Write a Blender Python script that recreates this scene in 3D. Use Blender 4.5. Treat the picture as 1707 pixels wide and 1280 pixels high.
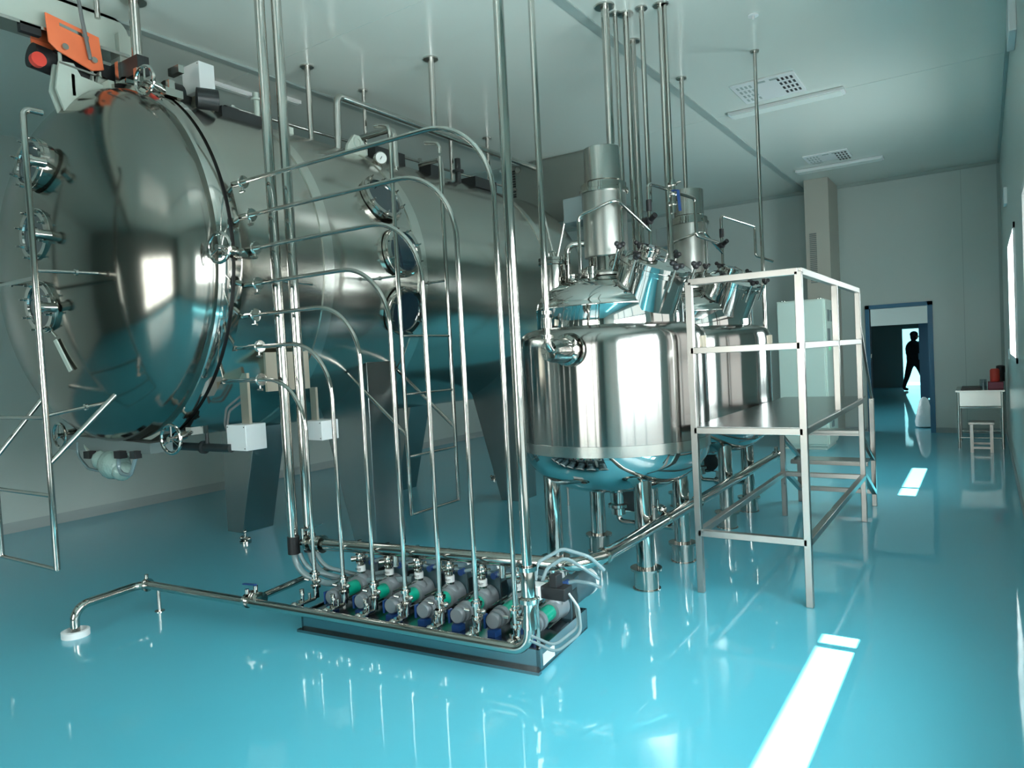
import bpy, bmesh, math, random
from mathutils import Vector, Matrix
random.seed(7)
S = bpy.context.scene
for o in list(bpy.data.objects): bpy.data.objects.remove(o)
COL = S.collection
R = math.radians

# ------------------------------------------------------------ camera
W, H, F = 1707, 1280, 1195.4
yaw, pit, rol = R(33.475), R(2.09), R(-2.971)
fw = Vector((-math.sin(yaw)*math.cos(pit), math.cos(yaw)*math.cos(pit), -math.sin(pit)))
rt = Vector((math.cos(yaw), math.sin(yaw), 0)); up = rt.cross(fw)
r2 = rt*math.cos(rol) + up*math.sin(rol); u2 = -rt*math.sin(rol) + up*math.cos(rol)
cam = bpy.data.cameras.new('camera'); co = bpy.data.objects.new('camera', cam); COL.objects.link(co)
m = Matrix((r2, u2, -fw)).transposed().to_4x4(); m.translation = Vector((0, 0, 1.5)); co.matrix_world = m
cam.sensor_width = 36; cam.lens = F*36/W; cam.clip_start = .05; S.camera = co

# ------------------------------------------------------------ light
wd = bpy.data.worlds.new('daylight'); S.world = wd; wd.use_nodes = True
bg = wd.node_tree.nodes['Background']; bg.inputs[0].default_value = (.80, .90, 1, 1); bg.inputs[1].default_value = 2.2
def add_light(name, kind, energy, loc, direction, size=None, color=(1, 1, 1)):
    l = bpy.data.lights.new(name, kind); l.energy = energy; l.color = color
    o = bpy.data.objects.new(name, l); COL.objects.link(o); o.location = loc
    o.rotation_euler = Vector(direction).to_track_quat('-Z', 'Z' if kind == 'SUN' else 'Y').to_euler()
    if kind == 'AREA': l.shape = 'RECTANGLE'; l.size, l.size_y = size
    return o
sun = add_light('sun', 'SUN', 100, (5, 3, 8), (-1, 0, -1.58), color=(1, .95, .88)); sun.data.angle = R(.5)
# daylight outside the rear and side windows; area lights added inside the rooms beyond
add_light('rear_window_daylight', 'AREA', 230, (-2.55, -3.72, 1.55), (0, 1, 0), (3.5, 2.5), (1, .94, .87))
add_light('side_window_daylight', 'AREA', 330, (.50, 2.2, 1.85), (-1, 0, 0), (3.3, 1.3), (.95, .98, 1))
add_light('far_side_window_daylight', 'AREA', 170, (.50, 8.5, 1.85), (-1, 0, 0), (1.7, 1.2), (.93, .98, 1))
add_light('corridor_daylight', 'AREA', 16, (-2.2, 26.2, 2.88), (0, 0, -1), (2.6, 1.4), (.95, .98, 1))  # added under the far room's ceiling to stand in for its daylight
add_light('passage_daylight', 'AREA', 90, (-4.2, 14.6, 1.6), (1, 0, -.3), (2.0, 1.6), (.95, .98, 1))  # added inside the passage, standing in for daylight from the side
S.view_settings.view_transform = 'Standard'; S.view_settings.look = 'None'
S.view_settings.exposure = -0.28; S.view_settings.gamma = 1; S.view_settings.use_curve_mapping = False

# ------------------------------------------------------------ materials
def mat(name, col, rough=.5, metal=0., aniso=0., noise=None, bump=None, emit=None, coat=0., spec=None, tangent=None):
    m = bpy.data.materials.new(name); m.use_nodes = True; nt = m.node_tree; b = nt.nodes['Principled BSDF']
    b.inputs['Base Color'].default_value = (*col, 1); b.inputs['Roughness'].default_value = rough
    b.inputs['Metallic'].default_value = metal; b.inputs['Coat Weight'].default_value = coat
    b.inputs['Coat Roughness'].default_value = .04
    if spec is not None: b.inputs['Specular IOR Level'].default_value = spec
    if aniso:
        b.inputs['Anisotropic'].default_value = aniso
        t = nt.nodes.new('ShaderNodeTangent'); t.direction_type = 'RADIAL'; t.axis = tangent or 'Z'
        nt.links.new(t.outputs[0], b.inputs['Tangent'])
    tc = nt.nodes.new('ShaderNodeTexCoord')
    def tex(scale, stretch):
        mp = nt.nodes.new('ShaderNodeMapping'); mp.inputs['Scale'].default_value = stretch
        nt.links.new(tc.outputs['Object'], mp.inputs['Vector'])
        n = nt.nodes.new('ShaderNodeTexNoise'); n.inputs['Scale'].default_value = scale; n.inputs['Detail'].default_value = 3
        nt.links.new(mp.outputs[0], n.inputs['Vector']); return n
    if noise:   # (scale, stretch, roughness spread, colour spread)
        n = tex(noise[0], noise[1])
        mr = nt.nodes.new('ShaderNodeMapRange'); mr.inputs['To Min'].default_value = max(0, rough-noise[2]); mr.inputs['To Max'].default_value = rough+noise[2]
        nt.links.new(n.outputs['Fac'], mr.inputs['Value']); nt.links.new(mr.outputs[0], b.inputs['Roughness'])
        mx = nt.nodes.new('ShaderNodeMix'); mx.data_type = 'RGBA'; k = noise[3]
        mx.inputs['A'].default_value = (*[c*(1-k) for c in col], 1); mx.inputs['B'].default_value = (*[min(1, c*(1+k)) for c in col], 1)
        nt.links.new(n.outputs['Fac'], mx.inputs['Factor']); nt.links.new(mx.outputs['Result'], b.inputs['Base Color'])
    if bump:    # (scale, stretch, strength, distance)
        n = tex(bump[0], bump[1]); bp = nt.nodes.new('ShaderNodeBump')
        bp.inputs['Strength'].default_value = bump[2]; bp.inputs['Distance'].default_value = bump[3]
        nt.links.new(n.outputs['Fac'], bp.inputs['Height']); nt.links.new(bp.outputs[0], b.inputs['Normal'])
        if coat: nt.links.new(bp.outputs[0], b.inputs['Coat Normal'])
    if emit: b.inputs['Emission Color'].default_value = (*emit[0], 1); b.inputs['Emission Strength'].default_value = emit[1]
    return m
U = (1, 1, 1)
M = {}
M['floor'] = mat('teal_epoxy', (.09, .47, .60), .38, coat=.8, noise=(.8, U, .05, .08), bump=(1.6, U, .25, .004))
M['wall'] = mat('wall_panel', (.50, .57, .54), .28, noise=(.5, U, .01, .012), spec=.6)
M['ceil'] = mat('ceiling_panel', (.66, .71, .66), .18, noise=(.5, U, .01, .01), bump=(1.1, U, .15, .004), spec=.6)
M['seam'] = mat('seam_grey', (.33, .40, .38), .4)
M['cove'] = mat('cove_grey', (.36, .42, .42), .4)
M['steel'] = mat('polished_steel', (.50, .49, .46), .08, 1, noise=(6, U, .03, .04))
M['mirror'] = mat('mirror_steel', (.58, .58, .56), .05, 1, noise=(3, U, .02, .03), bump=(3.0, (1, 1, .25), .08, .004))
M['brushed'] = mat('brushed_steel', (.52, .51, .47), .18, 1, noise=(2, U, .04, .02), bump=(1.3, U, .12, .006))
M['jacket'] = mat('vertically_smeared_steel', (.40, .395, .38), .15, 1, aniso=.90, tangent='Z', noise=(2, (1, 1, .1), .02, .02))
M['jacket'].node_tree.nodes['Principled BSDF'].inputs['Anisotropic Rotation'].default_value = .25
M['band'] = mat('polished_band', (.72, .71, .66), .22, 1)
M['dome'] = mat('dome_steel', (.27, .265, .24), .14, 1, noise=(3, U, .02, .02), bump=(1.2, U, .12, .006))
M['satin'] = mat('satin_steel', (.56, .56, .53), .20, 1, noise=(3, U, .04, .02))
M['column'] = mat('column_steel', (.46, .47, .44), .30, 1, noise=(3, U, .03, .02))
M['leg'] = mat('leg_steel', (.30, .33, .33), .26, 1)
M['tray'] = mat('tray_steel', (.30, .34, .36), .18, 1)
M['pillar'] = mat('pillar_panel', (.46, .44, .38), .45)
M['dimwall'] = mat('dim_wall_panel', (.20, .23, .21), .4)  # front wall's dimness put into its colour, so the domed door reflects dark
M['platform'] = mat('square_tube_steel', (.38, .37, .35), .30, 1, noise=(9, U, .06, .05))
M['deck'] = mat('deck_plate', (.30, .32, .32), .25, 1, bump=(60, U, .3, .002))
M['dark'] = mat('dark_machine_paint', (.02, .024, .025), .4, noise=(8, U, .05, .2))
M['motor'] = mat('motor_blue_grey', (.05, .10, .12), .38, noise=(10, U, .05, .15))
M['black'] = mat('black_rubber', (.012, .012, .014), .5)
M['box'] = mat('white_enamel', (.72, .74, .74), .35)
M['cab'] = mat('cabinet_enamel', (.58, .70, .63), .4)
M['orange'] = mat('orange_paint', (.95, .20, .08), .45, noise=(6, U, .05, .12))
M['red'] = mat('red_plastic', (.75, .06, .04), .4)
M['maroon'] = mat('maroon_plastic', (.25, .03, .06), .4)
M['cream'] = mat('pale_grey_paint', (.50, .56, .50), .4)
M['blue'] = mat('blue_door_paint', (.03, .16, .28), .4)
M['bluepl'] = mat('blue_plastic', (.01, .05, .19), .35)
M['green'] = mat('green_guard', (.0, .30, .20), .3)
M['cast'] = mat('cast_grey', (.25, .28, .30), .38, .4, noise=(12, U, .08, .1))
M['tan'] = mat('bare_metal_plate', (.62, .56, .46), .35, .8)
M['white'] = mat('white_label', (.8, .82, .82), .4)
M['lamp'] = mat('lamp_diffuser', (.74, .80, .76), .35)
M['hose'] = mat('clear_hose', (.20, .28, .30), .2, coat=.5)
M['cable'] = mat('grey_cable', (.16, .17, .17), .5)
M['wood'] = mat('table_top_grey', (.20, .26, .26), .35)
M['cloth'] = mat('dark_cloth', (.012, .018, .022), .8, noise=(20, U, .05, .2))
M['skin'] = mat('skin', (.25, .14, .09), .6)
M['ppane'] = mat('porthole_glass', (.008, .02, .03), .03, coat=1)
M['display'] = mat('green_display', (.1, .7, .3), .3, emit=((.15, .9, .35), .8))
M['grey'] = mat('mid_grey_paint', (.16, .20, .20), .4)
M['frost'] = mat('glowing_frosted_pane', (.8, .8, .78), .4, emit=((1, .95, .9), 1.3))  # emission put into the panes to stand in for daylight behind them
M['bag'] = mat('white_plastic_film', (.70, .80, .82), .3, bump=(9, U, .8, .03))
M['wrap'] = mat('pale_plastic_wrap', (.30, .42, .38), .25, bump=(14, U, .8, .02), coat=.6)
M['gauge'] = mat('gauge_face', (.82, .84, .82), .3)
def glassmat(name, tint, gl=.12):
    m = bpy.data.materials.new(name); m.use_nodes = True; nt = m.node_tree; nt.nodes.clear()
    out = nt.nodes.new('ShaderNodeOutputMaterial'); mx = nt.nodes.new('ShaderNodeMixShader'); mx.inputs[0].default_value = gl
    t = nt.nodes.new('ShaderNodeBsdfTransparent'); t.inputs[0].default_value = (*tint, 1)
    g = nt.nodes.new('ShaderNodeBsdfGlossy'); g.inputs['Roughness'].default_value = .02
    nt.links.new(t.outputs[0], mx.inputs[1]); nt.links.new(g.outputs[0], mx.inputs[2]); nt.links.new(mx.outputs[0], out.inputs[0]); return m
M['glass'] = glassmat('window_glass', (.95, .98, .97), .08)
M['jar'] = glassmat('jar_glass', (.75, .82, .85), .2)

# ------------------------------------------------------------ mesh builder
class MB:
    def __init__(s): s.v = []; s.f = []
    def add(s, vs, fs):
        n = len(s.v); s.v += [Vector(v) for v in vs]; s.f += [[i+n for i in f] for f in fs]; return s
    def box(s, lo, hi, M4=None):
        x0, y0, z0 = lo; x1, y1, z1 = hi
        vs = [(x0,y0,z0),(x1,y0,z0),(x1,y1,z0),(x0,y1,z0),(x0,y0,z1),(x1,y0,z1),(x1,y1,z1),(x0,y1,z1)]
        if M4: vs = [M4 @ Vector(v) for v in vs]
        return s.add(vs, [(0,3,2,1),(4,5,6,7),(0,1,5,4),(1,2,6,5),(2,3,7,6),(3,0,4,7)])
    def cbox(s, c, d, M4=None):
        return s.box([c[i]-d[i]/2 for i in range(3)], [c[i]+d[i]/2 for i in range(3)], M4)
    def bar(s, p, q, w, h=None, ref=(0, 0, 1)):
        h = h or w; p, q = Vector(p), Vector(q); d = (q-p).normalized(); ref = Vector(ref)
        if abs(d.dot(ref)) > .98: ref = Vector((0, 1, 0))
        a = d.cross(ref).normalized(); b = a.cross(d)
        vs = [e + a*i*w/2 + b*j*h/2 for e in (p, q) for i, j in ((-1,-1),(1,-1),(1,1),(-1,1))]
        return s.add(vs, [(3,2,1,0),(4,5,6,7),(0,1,5,4),(1,2,6,5),(2,3,7,6),(3,0,4,7)])
    def prism(s, pts, vec):
        n = len(pts); vec = Vector(vec); vs = [Vector(p) for p in pts]; vs += [v+vec for v in vs]
        return s.add(vs, [list(range(n))[::-1], list(range(n, 2*n))] + [(i, (i+1) % n, n+(i+1) % n, n+i) for i in range(n)])
    def lathe(s, prof, o=(0, 0, 0), ax=(0, 0, 1), seg=32, caps=True):
        o = Vector(o); ax = Vector(ax).normalized(); ref = Vector((0, 0, 1)) if abs(ax.z) < .95 else Vector((1, 0, 0))
        a = ax.cross(ref).normalized(); b = ax.cross(a); vs = []; fs = []
        for r, z in prof:
            for k in range(seg):
                t = 2*math.pi*k/seg; vs.append(o + ax*z + a*r*math.cos(t) + b*r*math.sin(t))
        for i in range(len(prof)-1):
            for k in range(seg):
                k2 = (k+1) % seg; fs.append((i*seg+k, i*seg+k2, (i+1)*seg+k2, (i+1)*seg+k))
        if caps: fs.append(list(range(seg))[::-1]); fs.append([(len(prof)-1)*seg+k for k in range(seg)])
        return s.add(vs, fs)
    def cyl(s, p, q, r, rb=None, seg=20):
        p, q = Vector(p), Vector(q); return s.lathe([(r, 0), (rb if rb is not None else r, (q-p).length)], p, q-p, seg)
    def tube(s, pts, r, bend=0, seg=12, closed=False, nb=7):
        P = [Vector(p) for p in pts]
        if bend and not closed:
            Q = [P[0]]
            for i in range(1, len(P)-1):
                a, b, c = P[i-1], P[i], P[i+1]; u, v = (a-b).normalized(), (c-b).normalized()
                ang = u.angle(v)
                if ang > 3.1: Q.append(b); continue
                t = bend/math.tan(ang/2); t = min(t, .49*(a-b).length if i > 1 else .98*(a-b).length, .49*(c-b).length if i < len(P)-2 else .98*(c-b).length)
                rad = t*math.tan(ang/2); bis = (u+v).normalized(); cen = b + bis*(rad/math.sin(ang/2))
                s0, s1 = b+u*t-cen, b+v*t-cen; tot = s0.angle(s1); axis = s0.cross(s1).normalized()
                for k in range(nb+1): Q.append(cen + Matrix.Rotation(tot*k/nb, 3, axis) @ s0)
            Q.append(P[-1]); P = Q
        n = len(P); vs = []; fs = []; prev = None
        for i, p in enumerate(P):
            if closed: d = (P[(i+1) % n]-P[i-1]).normalized()
            else: d = (P[min(i+1, n-1)]-P[max(i-1, 0)]).normalized()
            if prev is None:
                ref = Vector((0, 0, 1)) if abs(d.z) < .9 else Vector((1, 0, 0)); a = d.cross(ref).normalized()
            else: a = (prev - d*prev.dot(d)).normalized()
            prev = a; b = d.cross(a)
            for k in range(seg):
                t = 2*math.pi*k/seg; vs.append(p + a*r*math.cos(t) + b*r*math.sin(t))
        for i in range(n if closed else n-1):
            j = (i+1) % n
            for k in range(seg):
                k2 = (k+1) % seg; fs.append((i*seg+k, i*seg+k2, j*seg+k2, j*seg+k))
        if not closed: fs.append(list(range(seg))[::-1]); fs.append([(n-1)*seg+k for k in range(seg)])
        return s.add(vs, fs)
    def ring(s, c, ax, Rr, r, seg=32, ts=8):
        ax = Vector(ax).normalized(); ref = Vector((0, 0, 1)) if abs(ax.z) < .95 else Vector((1, 0, 0))
        a = ax.cross(ref).normalized(); b = ax.cross(a); c = Vector(c)
        return s.tube([c + a*Rr*math.cos(2*math.pi*k/seg) + b*Rr*math.sin(2*math.pi*k/seg) for k in range(seg)], r, seg=ts, closed=True)
    def ball(s, c, r, seg=12, sc=(1, 1, 1)):
        n = seg//2; vs = []; c = Vector(c)
        pr = [(max(1e-4, math.sin(math.pi*i/n)), -math.cos(math.pi*i/n)) for i in range(n+1)]
        k0 = len(s.v); s.lathe([(r*a, r*b) for a, b in pr], (0, 0, 0), (0, 0, 1), seg)
        for i in range(k0, len(s.v)): v = s.v[i]; s.v[i] = c + Vector((v.x*sc[0], v.y*sc[1], v.z*sc[2]))
        return s
    def xf(s, M4):
        s.v = [M4 @ v for v in s.v]; return s

def wpos(o):
    p = Vector((0, 0, 0))
    while o: p += Vector(o.location); o = o.parent
    return p
def clusters(mb):
    '''groups of faces that touch one another, so that loose pieces become parts of their own'''
    par = list(range(len(mb.v)))
    def find(i):
        while par[i] != i: par[i] = par[par[i]]; i = par[i]
        return i
    for f in mb.f:
        for i in f[1:]: par[find(i)] = find(f[0])
    isl = {}
    for i, v in enumerate(mb.v):
        b = isl.setdefault(find(i), [list(v), list(v)])
        for k in range(3): b[0][k] = min(b[0][k], v[k]); b[1][k] = max(b[1][k], v[k])
    ks = list(isl); g = {k: k for k in ks}
    def fg(k):
        while g[k] != k: k = g[k]
        return k
    for i, a in enumerate(ks):
        for b in ks[:i]:
            if all(isl[a][0][k] < isl[b][1][k]+.004 and isl[b][0][k] < isl[a][1][k]+.004 for k in range(3)): g[fg(a)] = fg(b)
    out = {}
    for f in mb.f: out.setdefault(fg(find(f[0])), []).append(f)
    res = []
    for fs in out.values():
        ids = sorted({i for f in fs for i in f}); mp = {i: n for n, i in enumerate(ids)}
        c = MB(); c.v = [mb.v[i] for i in ids]; c.f = [[mp[i] for i in f] for f in fs]; res.append(c)
    return sorted(res, key=lambda c: -len(c.v))
PATTERN = {'slots', 'grille', 'louvre', 'lettering'}
def make(name, mb, mt, parent=None, origin=None, bevel=0, label=None, angle=40):
    if parent and name not in PATTERN:
        cs = clusters(mb)
        if len(cs) > 1:
            r = [make1(name, c, mt, parent, origin, bevel, label, angle) for c in cs]
            return r[0]
    return make1(name, mb, mt, parent, origin, bevel, label, angle)
def make1(name, mb, mt, parent=None, origin=None, bevel=0, label=None, angle=40):
    me = bpy.data.meshes.new(name)
    off = wpos(parent) if parent and origin is None else Vector(origin or (0, 0, 0))
    me.from_pydata([tuple(v-off) for v in mb.v], [], mb.f); me.validate()
    bm = bmesh.new(); bm.from_mesh(me); bmesh.ops.recalc_face_normals(bm, faces=bm.faces)
    for f in bm.faces: f.smooth = True
    for e in bm.edges:
        if len(e.link_faces) == 2 and e.calc_face_angle(0) > R(angle): e.smooth = False
    bm.to_mesh(me); bm.free(); me.materials.append(M[mt] if isinstance(mt, str) else mt)
    o = bpy.data.objects.new(name, me); COL.objects.link(o)
    if parent: o.parent = parent; 
    else: o.location = off
    if parent and origin is not None: o.location = Vector(origin)-wpos(parent)
    if bevel:
        b = o.modifiers.new('edge', 'BEVEL'); b.width = bevel; b.segments = 2; b.limit_method = 'ANGLE'
    if label: o['label'] = label
    return o
def thing(name, label, cat, loc, group=None):
    o = bpy.data.objects.new(name, None); COL.objects.link(o); o.location = loc; o.empty_display_size = .1
    o['label'] = label; o['category'] = cat
    if group: o['group'] = group
    return o
def solo(name, mb, mt, label, cat, loc, group=None, bevel=0):
    o = make(name, mb, mt, None, origin=loc, bevel=bevel); o['label'] = label; o['category'] = cat
    if group: o['group'] = group
    return o
def struct(name, mb, mt, parent=None, bevel=0):
    o = make(name, mb, mt, parent, bevel=bevel)
    if not parent: o['kind'] = 'structure'
    return o
def kids(o): return [c for c in bpy.data.objects if c.parent == o]
def dup(o, loc, label, group=None):
    def cp(x, par):
        c = x.copy(); COL.objects.link(c)
        if par: c.parent = par
        for k in kids(x): cp(k, c)
        return c
    c = cp(o, None); c.location = loc; c['label'] = label
    if group: c['group'] = group
    return c

# ------------------------------------------------------------ room
XL, XR, YB, YF, CH = -8.25, .24, 12.85, -3.5, 4.02
struct('floor', MB().box((XL-.3, YF-.4, -.1), (XR+.3, 28, 0)), 'floor')
struct('ceiling', MB().box((XL-.2, YF-.2, CH), (XR+.2, YB+.2, CH+.12)), 'ceil')
struct('wall_left', MB().box((XL-.15, YF-.15, 0), (XL, YB+.15, CH)), 'wall')
def holes_wall(axis, pos, th, a0, a1, z1, holes):
    b = MB()
    def seg(u0, u1, w0, w1):
        if u1-u0 < 1e-4 or w1-w0 < 1e-4: return
        if axis == 'X': b.box((min(pos, pos+th), u0, w0), (max(pos, pos+th), u1, w1))
        else: b.box((u0, min(pos, pos+th), w0), (u1, max(pos, pos+th), w1))
    cur = a0
    for (h0, h1, b0, b1) in holes:
        seg(cur, h0, 0, z1); seg(h0, h1, 0, b0); seg(h0, h1, b1, z1); cur = h1
    seg(cur, a1, 0, z1); return b
WZ0, WZ1 = 1.22, 2.45
struct('wall_right', holes_wall('X', XR, .12, YF-.15, YB+.15, CH, [(.6, 3.93, .32, WZ1), (4.35, 5.9, .9, WZ1), (7.63, 9.38, WZ0, WZ1)]), 'wall')
struct('wall_front', holes_wall('Y', YF, -.12, XL, XR, CH, [(-4.3, -.85, .3, 2.75)]), 'dimwall')
struct('wall_back', holes_wall('Y', YB, .12, XL, XR, CH, [(-1.54, -.73, 0, 1.98)]), 'wall')
# base coves
struct('baseboard_left', MB().prism([(XL, YF, 0), (XL+.05, YF, 0), (XL+.015, YF, .035), (XL+.008, YF, .10), (XL, YF, .10)], (0, YB-YF, 0)), 'cove')
struct('baseboard_back', MB().box((XL, YB-.012, 0), (-1.6, YB, .08)).box((-.66, YB-.012, 0), (XR, YB, .08)), 'cove')
struct('baseboard_right', MB().box((XR-.012, YF, 0), (XR, YB, .08)), 'cove')
# ceiling trims (panel joints)
struct('trim_1', MB().box((-2.50, YF, CH-.012), (-2.42, YB, CH)), 'seam')
struct('trim_2', MB().box((-5.10, YF, CH-.02), (-5.03, YB, CH)), 'seam')
struct('trim_3', MB().box((XL, 3.985, CH-.003), (XR, 3.99, CH)).box((XL, 8.0, CH-.003), (XR, 8.005, CH)), 'wall')
struct('trim_4', MB().box((XR-.04, YB-.04, 0), (XR, YB, CH)).box((XL, YB-.03, CH-.05), (XR, YB, CH)).box((XR-.03, YF, CH-.05), (XR, YB, CH)), 'seam')
struct('trim_5', MB().box((-4.6, YB-.004, 0), (-4.59, YB, CH)).box((-.25, YB-.004, 0), (-.244, YB, CH)), 'seam')
# duct pillar in the back corner
struct('wall_pillar', MB().box((-2.30, 12.0, 0), (-1.95, 12.85, CH)), 'pillar', bevel=.004)
g = MB()
for k in range(26): g.box((-2.24, 11.985, 2.42+k*.03), (-2.14, 12.0, 2.435+k*.03))
struct('trim_6', g, 'grey')
# windows
def window(n, axis, pos, a0, a1, z0, z1, muls, fr=.05, clear=True, back=1, mz=()):
    f = MB(); P = lambda a, d, z: (pos+d*back, a, z) if axis == 'X' else (a, pos+d*back, z)
    def bx(u0, u1, w0, w1, d0=-.015, d1=.06):
        p, q = P(u0, d0, w0), P(u1, d1, w1); f.box([min(i, j) for i, j in zip(p, q)], [max(i, j) for i, j in zip(p, q)])
    bx(a0, a1, z0, z0+fr); bx(a0, a1, z1-fr, z1); bx(a0, a0+fr, z0, z1); bx(a1-fr, a1, z0, z1)
    for u in muls: bx(u-.03, u+.03, z0, z1, 0, .05)
    for w in mz: bx(a0, a1, w-.02, w+.02, 0, .05)
    o = make('window_%d' % n, f, 'box'); o['kind'] = 'structure'
    g = MB(); p, q = P(a0+.01, .03, z0+.01), P(a1-.01, .034, z1-.01)
    g.box([min(i, j) for i, j in zip(p, q)], [max(i, j) for i, j in zip(p, q)])
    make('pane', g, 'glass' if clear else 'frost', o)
    return o
window(1, 'X', XR, .6, 3.93, WZ0-.03, WZ1, [3.73, 2.2], mz=())
window(2, 'X', XR, .6, 3.93, .32, WZ0-.03, [2.2, 1.4, 3.0], clear=False, fr=.03)  # lower pane's own glow stands in for daylight through frosting
window(3, 'X', XR, 7.63, 9.38, WZ0, WZ1, [8.08])
window(4, 'Y', YF, -4.3, -.85, .3, 2.75, [-3.45, -2.6, -1.7], back=-1, mz=(2.15, 1.0))
window(5, 'X', XR, 4.35, 5.9, .9, WZ1, [5.1], clear=False, fr=.05)  # unseen window added so its glowing pane brightens tanks and vessel
# unseen canopy added outside to cut the sun down to a narrow strip
struct('added_canopy', MB().box((XR+.12, -.2, WZ1+.02), (XR+.60, 10.2, WZ1+.08)), 'grey')
struct('wall_outside', MB().box((3.6, YF-8, -.1), (3.75, 14, 1.6)).box((-9, YF-7.4, -.1), (3.6, YF-7.2, 1.2)), 'grey')
# blue door frame + passage rooms beyond
fr = MB().box((-1.60, YB-.03, 0), (-1.54, YB+.14, 2.04)).box((-.73, YB-.03, 0), (-.66, YB+.14, 2.04)).box((-1.60, YB-.03, 1.98), (-.66, YB+.14, 2.04))
d1 = make('door_1', fr, 'blue'); d1['kind'] = 'structure'
make('door_hinge', MB().box((-1.535, YB-.02, 1.2), (-1.525, YB, 1.26)).box((-1.535, YB-.02, .4), (-1.525, YB, .46)), 'satin', d1)
YP = 17.5
struct('wall_passage_left', MB().box((-5.2, 12.97, 0), (-5.1, YP, 2.9)), 'wall')
struct('wall_passage_right', MB().box((-.62, 12.97, 0), (-.52, 25.5, 2.9)), 'wall')
struct('ceiling_passage', MB().box((-5.2, 12.97, 2.9), (-.5, 25.5, 3.0)), 'ceil')
struct('wall_passage_back', holes_wall('Y', YP, .12, -5.2, -.52, 2.9, [(-2.6, -.70, 0, 1.78)]), 'wall')
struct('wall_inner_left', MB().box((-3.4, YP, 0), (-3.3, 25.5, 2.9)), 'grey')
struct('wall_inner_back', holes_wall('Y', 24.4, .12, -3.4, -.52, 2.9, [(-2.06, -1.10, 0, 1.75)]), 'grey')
struct('wall_far_room', MB().box((-5, 27.4, 0), (1, 27.5, 2.9)), 'wall')
struct('door_2', MB().box((-1.32, 19.8, .02), (-.63, 19.85, 2.02)).box((-1.34, 19.78, .95), (-1.32, 19.82, 1.1)), 'blue')

# ------------------------------------------------------------ pressure vessel
CX, CZ = -5.049, 2.256
RS, RF, YD = 1.215, 1.245, 2.68
V = thing('pressure_vessel', 'huge horizontal brushed steel cylindrical vessel with a bulging domed door on tapered legs', 'vessel', (CX, 4.1, 0))
ax = (0, 1, 0)
prof = [(RS, 2.80)]+[(RS, y) for y in (3.2, 3.5, 4, 5, 6, 7, 7.4)]
for k in range(1, 9):
    t = k/8*math.pi/2; prof.append((max(.01, RS*math.cos(t)), 7.4+.50*math.sin(t)))
make('shell', MB().lathe(prof, (CX, 0, CZ), ax, 128), 'brushed', V, label='brushed steel cylindrical shell')
dome = [(1e-3, YD-.53)]
for k in range(1, 25):
    t = k/24*math.pi/2; dome.append((1.205*math.sin(t), YD-.53*math.cos(t)))
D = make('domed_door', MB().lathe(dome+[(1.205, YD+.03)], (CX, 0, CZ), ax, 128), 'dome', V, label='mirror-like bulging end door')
make('flange_ring', MB().lathe([(1.2, YD-.02), (1.235, YD-.02), (RF, YD), (RF, YD+.062), (1.20, YD+.062)], (CX, 0, CZ), ax, 128, caps=False), 'steel', D)
make('flange_ring', MB().lathe([(1.2, 2.765), (RF+.005, 2.765), (RF+.005, 2.815), (1.23, 2.83), (1.20, 2.83)], (CX, 0, CZ), ax, 128, caps=False), 'steel', V)
make('gasket', MB().lathe([(1.19, 2.735), (1.225, 2.74), (1.225, 2.77), (1.19, 2.77)], (CX, 0, CZ), ax, 128, caps=False), 'black', V)
for y0, y1 in ((3.50, 3.59), (4.50, 4.61), (6.6, 6.7)):
    make('reinforcing_band', MB().lathe([(RS-.01, y0), (RS+.008, y0), (RS+.008, y1), (RS-.01, y1)], (CX, 0, CZ), ax, 128, caps=False), 'band', V)
for yy in (4.1, 6.2):
    for s in (-1, 1):
        zt = lambda x: CZ-math.sqrt(1.19**2-x*x)
        pts = [(CX+s*.97, yy, 0), (CX+s*.74, yy, 0), (CX+s*.42, yy, zt(.42)), (CX+s*.7, yy, zt(.7)), (CX+s*.97, yy, zt(.97))]
        b = MB().prism(pts, (0, .34, 0))
        make('leg', b, 'leg', V, bevel=.004)
def porthole(c, n, Rr, L, par, bolts=8, extra=True):
    c = Vector(c); n = Vector(n).normalized()
    f = make('porthole', MB().lathe([(Rr*.86, -.12), (Rr*.86, L-.05), (Rr, L-.05), (Rr, L-.02), (Rr*.97, L-.018), (Rr*.97, L), (Rr*.78, L), (Rr*.76, L-.02)], c, n, 40, caps=False), 'steel', par)
    make('glass', MB().lathe([(Rr*.8, L-.03), (Rr*.8, L-.012)], c, n, 40), 'ppane', f, label='dark round glass')
    b = MB(); ref = Vector((0, 0, 1)) if abs(n.z) < .9 else Vector((1, 0, 0)); a = n.cross(ref).normalized(); bb = n.cross(a)
    for k in range(bolts):
        t = 2*math.pi*(k+.5)/bolts; p = c + (a*math.cos(t)+bb*math.sin(t))*Rr*.9
        b = MB().cyl(p+n*(L-.06), p+n*(L+.035), .006, seg=8); b.cyl(p+n*L, p+n*(L+.012), .012, seg=6); make('bolt', b, 'steel', f)
    if extra: make('light_port', MB().cyl(c+Vector((.16, -.02, -.02)), c+Vector((.16, -.12, -.02)), .03).cyl(c+Vector((.16, -.10, -.02)), c+Vector((.16, -.12, -.02)), .04), 'steel', f)
for z in (2.86, 2.42, 1.975):
    porthole((-4.94, 2.19, z), (.05, -1, .12 if z > 2.8 else (0 if z > 2.2 else -.08)), .165, .05, D)
for a_, y in ((26.3, 4.24), (5.6, 4.30), (-16, 4.33)):
    n = Vector((math.cos(R(a_)), 0, math.sin(R(a_))))
    porthole(Vector((CX, y, CZ))+n*(RS-.01), n, .20, .065, V, extra=False)
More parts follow.
